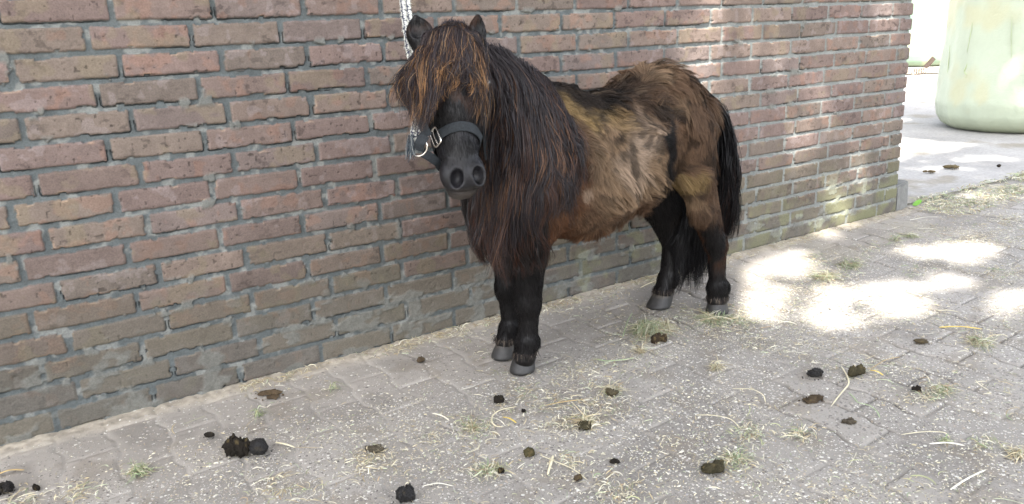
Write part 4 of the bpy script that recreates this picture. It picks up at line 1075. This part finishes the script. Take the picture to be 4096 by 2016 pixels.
dropping(2118, 1824, 52, .020, (.075, .066, .032), 1023, 'mossy olive clod with hay on it, right of the glossy bottom lump', rag=1.3)
dropping(2460, 1856, 46, .012, DK, 1025, 'thin dark crescent-shaped crumb between olive clod and olive dropping')
dropping(2006, 1896, 26, .016, BK, 1027, 'little black crumb in a green hay wisp at bottom centre')
dropping(1492, 1800, 84, .010, (.10, .085, .06), 1029, 'flat grey-brown trodden dropping right of the large black pile', rag=1.3)
dropping(1072, 1582, 112, .006, (.12, .085, .052), 1031, 'thin flat brown patch of dried dung near the foot of the wall', rag=1.0)
dropping(2310, 1922, 36, .014, BRN, 1033, 'small brown crumb in the bottom foreground near the long pale stalk')
dropping(2446, 1578, 62, .018, (.085, .072, .045), 1035, 'olive dropping half buried in straw right of the front hooves', rag=1.2)
dropping(3250, 1605, 84, .010, BRN, 1037, 'flattened brown crumbs below the pair of dark droppings', rag=1.7)
dropping(3665, 1566, 34, .016, DK, 1039, 'small dark crumb far right beside a wisp of hay')
dropping(2094, 1652, 18, .012, BK, 1041, 'tiny black crumb next to the yellow straw')
dropping(1690, 1446, 44, .014, BRN, 1043, 'brown crumb on the paving left of the front hooves', rag=1.4)
dropping(148, 1962, 26, .016, DK, 1045, 'small dark crumb in the bottom left corner of the paving', rag=1.3)
#dropping(2780, 1690 + 260, 30, .006, BRN, 1047, 'tiny flat brown crumb left of the olive-brown dropping')
dropping(3802, 673, 56, .022, (.10, .080, .045), 1049, 'straw-coloured flattened dropping out on the concrete yard', rag=1.2)
dropping(3716, 690, 40, .015, (.12, .09, .05), 1051, 'small brown scrap on the concrete yard near the wall corner', rag=1.2)
dropping(3990, 669, 16, .02, DK, 1053, 'tiny dark crumb on the concrete yard near the right edge')
dropping(3395, 1690, 50, .010, (.09, .075, .055), 1055, 'thin grey-brown crumb below the flattened brown crumbs', rag=1.6)
#dropping(2010, 1570 - 20, 10, .006, BK, 1057, 'speck of black dung above the crumbled dark dropping')
dropping(3690, 1372, 0 + 60, .010, (.10, .08, .05), 1059, 'crumbly brown bits right of the long yellow straw', rag=1.7)

# ------------------------------------------------------------------ hay, straw, weeds
m_hay = mat('dry_hay', rough=.75, spec=.25)
HC = np.array([[.50, .42, .24], [.42, .33, .17], [.60, .54, .36], [.34, .36, .17], [.24, .32, .15], [.40, .44, .27], [.62, .58, .44], [.33, .23, .12]], np.float32)
HC = HC * .78 + HC.mean(1, keepdims=True) * .22
def stalks(cx, cy, n, L, Wd, lift=.004, seg=6, curl=.6, cols=None, base_z=.001):
    a = rng.random(n) * 2 * np.pi; l = L * (.35 + .9 * rng.random(n) ** 1.5); k = rng.normal(size=n) * curl
    s = np.linspace(-.5, .5, seg)[None]
    th = a[:, None] + k[:, None] * s * 2; ds = (l / (seg - 1))[:, None]
    x = cx[:, None] + np.cumsum(np.cos(th) * ds, 1) - l[:, None] / 2 * np.cos(a)[:, None]; y = cy[:, None] + np.cumsum(np.sin(th) * ds, 1) - l[:, None] / 2 * np.sin(a)[:, None]
    z = base_z + lift * rng.random(n)[:, None] * (1 + (rng.random(n)[:, None] - .5) * 2.4 * s) + lift * .5 * np.cos(s * 3)
    P = np.stack([x, y, np.maximum(z, .0008)], -1)
    T = np.gradient(P, axis=1); T /= np.linalg.norm(T, axis=-1, keepdims=True) + 1e-9
    up = np.broadcast_to(np.array([0, 0, 1.]), P.shape) + rng.normal(size=(n, 1, 3)) * .45
    S = np.cross(T, up); S /= np.linalg.norm(S, axis=-1, keepdims=True) + 1e-9
    w_ = (Wd * (.5 + rng.random(n)))[:, None] * np.array([.5] + [1] * (seg - 2) + [.3])
    c = HC[rng.choice(8, n, p=cols if cols is not None else [.2, .14, .2, .1, .08, .1, .13, .05])] * (.75 + .5 * rng.random(n))[:, None]
    return ribbons(P, w_, S, np.repeat(c[:, None], seg, 1))
def ground_pts(n, lo, hi, dens):
    X = rng.uniform(lo[0], hi[0], n * 6); Y = rng.uniform(lo[1], hi[1], n * 6); k_ = rng.random(n * 6) < dens(X, Y); return X[k_][:n], Y[k_][:n]
parts = []
def dens(X, Y): return (.06 + .94 * sst(.46, .66, fbm2(X, Y, .28, 1101, 4))) * sst(-.2, 1.4, X + .5 * (-Y)) * np.where(Y > -.06, .8, 1)
X, Y = ground_pts(9000, (-.4, -1.7), (4.6, .05), dens); parts.append(stalks(X, Y, len(X), .020, .00062, .003))
X, Y = ground_pts(520, (-.4, -1.7), (4.6, .05), dens); parts.append(stalks(X, Y, len(X), .060, .0009, .005, 8))
# pale chaff, tiny chips
X, Y = ground_pts(17000, (-.3, -1.7), (3.6, -.15), lambda X, Y: sst(.42, .64, fbm2(X, Y, .22, 1111, 4)) * sst(-.18, -.42, Y) * .9 + .04); parts.append(stalks(X, Y, len(X), .0085, .0012, .002, 3, .4, cols=[.2, .05, .3, .02, .0, .08, .35, .0]))
# along the foot of the wall
X = rng.uniform(.2, 3.5, 3000); Y = -.012 - np.abs(rng.normal(size=3000)) * .035; k_ = rng.random(3000) < (.15 + .85 * sst(.45, .62, fbm2(X, Y * 0, .25, 1121, 3))); parts.append(stalks(X[k_], Y[k_], k_.sum(), .032, .0008, .008, cols=[.2, .3, .2, .05, .02, .05, .1, .08]))
# thick drift of hay and cut grass along the edge of the yard
X, Y = ground_pts(3600, (3.35, -.36), (5.6, .08), lambda X, Y: sst(-.36, -.05, Y) * sst(.42, .62, fbm2(X, Y, .2, 1131, 3)) + .03); parts.append(stalks(X, Y, len(X), .04, .0013, .012, cols=[.15, .1, .2, .18, .12, .15, .08, .02]))
# clusters seen in the photo: px, py, radius px, n, greenness
for px, py, r, n, g in ((2870, 1270, 120, 260, .4), (2980, 1290, 60, 110, .5), (2050, 1330 + 30, 60, 60, 0), (1800, 1318, 60, 120, 0), (1600, 1385, 60, 80, 0), (2320, 1240, 90, 90, .1), (2450, 1180, 90, 140, 0), (3250, 1040, 60, 90, .5), (3300, 1120, 110, 150, .3), (3400, 1060, 60, 90, .7), (3480, 1000, 60, 90, .4),
                        (3580, 960, 50, 60, .7), (3650, 1090, 60, 70, .6), (4030, 880, 60, 90, .4), (3990, 1100, 50, 60, .5), (3900, 1360, 90, 120, .2), (2350, 1500, 130, 170, .1), (2400, 1620, 110, 190, .1), (2250, 1700, 100, 140, .1), (1900, 1715, 80, 110, .4), (1000 - 60, 1790, 50, 50, .2), (560, 1885, 46, 90, .7), (1150, 1960, 150, 130, .1), (1480, 1850, 110, 160, .0),
                        (1950, 1880, 90, 130, .4), (2460, 1960, 130, 130, .1), (2290, 1845, 70, 60, .1), (3000, 1740, 70, 120, .3), (2940, 1850, 80, 150, .5), (3190, 1740, 70, 90, .3), (3700, 1590, 60, 80, .3), (3760, 1560, 60, 60, .6), (3930, 1780, 60, 60, .5), (4070, 1820, 40, 70, .1), (2200, 1600, 120, 110, .1), (2080, 1580, 80, 60, .1), (2560, 1370, 90, 120, .2), (2520, 1455, 110, 80, .3), (3030, 1385, 60, 50, .2), (100, 2000, 70, 60, .2), (330, 1975, 90, 90, .1), (1740, 1750, 60, 40, .2)):
    c = gp(px, py); e1 = gp(px + r, py) - c; e2 = gp(px, py + r * .55) - c
    q = rng.normal(size=(n, 2)) * .55
    P = c[None] + q[:, :1] * e1 + q[:, 1:] * e2
    parts.append(stalks(P[:, 0], P[:, 1], n, .026, .0008, .006, cols=np.array([.25 * (1 - g), .2 * (1 - g), .25 * (1 - g) + .02, .25 * g + .03, .3 * g, .3 * g + .05, .2 * (1 - g) + .05, .05]) / sum([.25 * (1 - g), .2 * (1 - g), .25 * (1 - g) + .02, .25 * g + .03, .3 * g, .3 * g + .05, .2 * (1 - g) + .05, .05])))
V, F, cl = join(parts); o = mesh_obj('hay_litter', V, F, m_hay, cl, smooth=False); tag(o, 'short bits of dry hay and chaff strewn over the paving', 'hay', kind='stuff')

def tuft(px, py, n, R, H, g, label, name='hay_tuft', cat='hay'):
    R = R * .62; H = H * .8; n = int(n * .8)
    c = gp(px, py); a = rng.random(n) * 6.28; r = R * np.sqrt(rng.random(n)) * .5
    p = c[None] + np.stack([np.cos(a) * r, np.sin(a) * r, 0 * r], -1)
    d = np.stack([np.cos(a + rng.normal(size=n) * 1.4), np.sin(a + rng.normal(size=n) * 1.4), 0 * a], -1)
    L = rng.uniform(.5, 1.25, n) * R * 1.2; s = np.linspace(0, 1, 8)[None, :, None]
    hh = H * rng.random(n)[:, None, None] ** 1.3
    P = p[:, None] + d[:, None] * (L[:, None, None] * (s - .42)) + np.array([0, 0, 1.]) * (hh * np.sin(s * 2.9 + .12)) + rng.normal(size=(n, 1, 3)) * .012 * s ** 2
    P[..., 2] = np.maximum(P[..., 2], .001)
    T = np.gradient(P, axis=1); S = np.cross(T, rng.normal(size=(n, 1, 3)) * .5 + [0, 0, 1.]); S /= np.linalg.norm(S, axis=-1, keepdims=True) + 1e-9
    w_ = (.0005 + .0008 * rng.random(n) ** 2)[:, None] * np.array([.7, 1, 1, 1, 1, .9, .7, .3])
    pr = np.array([.25 * (1 - g), .2 * (1 - g), .2 * (1 - g) + .05, .3 * g + .05, .35 * g, .25 * g + .05, .1, .05]); pr /= pr.sum()
    cc = HC[rng.choice(8, n, p=pr)] * (.7 + .5 * rng.random(n))[:, None]
    V, F, cl = ribbons(P, w_, S, np.repeat(cc[:, None], 8, 1))
    o = mesh_obj(name, V, F, m_hay, cl, smooth=False, base=tuple(c)); tag(o, label, cat, 'wisps of hay and weeds on the paving')
tuft(2590, 1330, 420, .105, .050, .55, 'largest tuft of green and straw-coloured hay between front and hind hooves')
tuft(2660, 1320, 150, .05, .045, .0, 'tan frayed hay wisp against the right side of the largest green tuft')
tuft(2860, 1278, 240, .12, .018, .55, 'low spread of pale green hay right of the near hind hoof')
tuft(2562, 1410, 90, .035, .020, .0, 'small tan knot of hay in front of the largest green tuft')
tuft(2862, 1474, 110, .040, .022, .1, 'small ochre knot of hay alone in the middle right of the paving')
tuft(1034, 1664, 40, .035, .028, .9, 'small green weed sprouting near the wall behind the flat brown patch', 'weed', 'weed')
tuft(1338, 1556, 36, .035, .030, .8, 'small green weed in the joint right of the flat brown patch', 'weed', 'weed')
tuft(556, 1890, 90, .05, .018, .85, 'green weed clump at lower left of the large black pile', 'weed', 'weed')
tuft(2950, 1835, 70, .05, .016, .8, 'fine green weeds right of the olive-brown dropping', 'weed', 'weed')
tuft(3770, 1562, 60, .06, .012, .8, 'flat green moss-like weeds at the far right of the paving', 'weed', 'weed')
tuft(3778, 1765, 40, .035, .016, .95, 'bright green weed under a white straw in the right foreground', 'weed', 'weed')
tuft(3585, 962, 46, .06, .03, .95, 'green weed by the pale sun patches in front of the wall end', 'weed', 'weed')
tuft(1885, 1712, 70, .045, .018, .3, 'pale wisp of hay left of the curled straw')
tuft(2340, 1690, 120, .06, .016, .05, 'straw wisp on the left of the flattened crumbly dropping')
tuft(3920, 1372, 120, .08, .02, .3, 'loose wisp of hay near the long yellow straw at right')
tuft(4070, 1826, 60, .04, .022, .05, 'frayed straw wisp at the right picture edge')
tuft(3300, 1110, 160, .11, .022, .35, 'ragged hay wisp between the bright sun patches')
tuft(3400, 1062, 120, .11, .020, .85, 'grey-green hay wisp behind the bright sun patches')
tuft(3640, 945, 70, .09, .012, .75, 'green wisp right behind the weed by the wall end')
tuft(2445, 1560, 90, .06, .020, .1, 'pale straw wisp leaning over the half-buried olive dropping')
tuft(1960, 1880, 80, .05, .014, .7, 'blue-green hay wisp with a black crumb at bottom centre')
def straw(pts, w_, colr, label, z=.004):
    P = np.array([gp(a, b, z) for a, b in pts]); s = np.linspace(0, 1, 20); P = np.stack([np.interp(s, np.linspace(0, 1, len(P)), P[:, i]) for i in range(3)], 1); P = smooth_path(P, 3)
    P[:, 2] += .004 * np.sin(s * 3.1)
    V, F = tube(P, w_ * np.interp(s, [0, .08, .9, 1], [.55, 1, .9, .25]), 6, aspect=.35)
    c = np.asarray(colr)[None] * (.8 + .4 * noise3(V, .01, 1201))[:, None]
    o = mesh_obj('straw', V, F, m_hay, c, base=tuple(P[0])); tag(o, label, 'straw', 'single straws lying on the paving')
YE = (.62, .47, .12); PA = (.66, .60, .42); WH = (.74, .71, .60); TN = (.45, .33, .16); GR = (.36, .44, .26)
straw([(2060, 1628), (2000, 1640), (1965, 1670), (1968, 1700), (1990, 1712), (2015, 1706)], .0022, PA, 'curled pale straw below the crumbled dark dropping')
straw([(2012, 1668), (2040, 1680), (2066, 1692)], .0026, YE, 'short bright yellow straw beside the curled pale one')
straw([(2212, 1822), (2204, 1860), (2190, 1900)], .0030, PA, 'broad pale pointed straw blade right of the mossy clod')
straw([(3757, 1309), (3840, 1311), (3928, 1316)], .0034, YE, 'long yellow straw lying crosswise at the right')
straw([(3718, 1775), (3790, 1777), (3858, 1782)], .0030, WH, 'thick white straw over the bright green weed')
straw([(3606, 1738), (3690, 1732), (3780, 1734), (3800, 1752)], .0016, PA, 'thin arched straw behind the thick white one')
straw([(3802, 1958), (3870, 1920), (3945, 1878)], .0024, WH, 'straight white straw in the lower right corner')
straw([(3480, 1480), (3510, 1492), (3534, 1502)], .0028, YE, 'yellow bent straw right of the dull olive dropping')
straw([(3600, 1428), (3540, 1445), (3480, 1478)], .0014, TN, 'thin tan stalk behind the yellow bent straw')
straw([(1102, 1770), (1140, 1782), (1180, 1790)], .0030, PA, 'flat pale straw just right of the shiny black dropping')
straw([(-10, 1898), (40, 1886), (98, 1880)], .0032, TN, 'brown twig reaching in at the left picture edge')
straw([(2645, 1118), (2600, 1136), (2560, 1152)], .0030, PA, 'pale stick lying at the wall foot under the belly')
straw([(3366, 1466), (3385, 1500), (3400, 1540), (3360, 1580), (3324, 1626)], .0020, PA, 'long kinked pale stalk under the pair of dark droppings')
straw([(3395, 1570), (3422, 1600), (3428, 1618), (3480, 1625), (3510, 1650), (3520, 1672)], .0018, GR, 'long curved green stalk right of the kinked pale stalk')
straw([(2160, 1820), (2230, 1855), (2300, 1885), (2350, 1920)], .0015, PA, 'long thin stalk running diagonally in the bottom foreground')
straw([(2180, 1622), (2260, 1612), (2340, 1598)], .0024, TN, 'tan straw stretched out right of the crumbled dark dropping')
straw([(2375, 1435), (2430, 1450), (2490, 1444), (2540, 1432)], .0030, GR, 'curved green grass blade in front of the hay tuft')
straw([(2490, 1350), (2510, 1290), (2530, 1250)], .0016, GR, 'grey-green blade sticking up from the left side of the largest tuft', z=.012)
straw([(2930, 1555), (3010, 1560), (3055, 1585), (3062, 1610)], .0016, PA, 'thin curved stalk left of the flattened brown crumbs')
straw([(2780, 1660), (2850, 1665), (2925, 1680), (2968, 1720)], .0016, PA, 'long bowed stalk above the olive-brown dropping')
straw([(3640, 1500 - 620), (3700, 872), (3760, 868)], .0018, WH, 'white straw on the paving near the yard edge')
straw([(1690, 1945), (1750, 1938), (1815, 1945)], .0016, WH, 'thin white straw right of the glossy bottom lump')
# fallen leaf
V, F = ICO3; c = gp(3668, 822); V = V * [.028, .016, .003] + c + [0, 0, .014]; V[:, 2] += .012 * np.sin((V[:, 0] - c[0]) * 40)
o = mesh_obj('fallen_leaf', V, F, mat('fresh_leaf', color=(.16, .36, .04), attr=False, rough=.5, vary=(60, .3)), base=tuple(c)); tag(o, 'bright green fallen leaf by the wall corner', 'leaf')
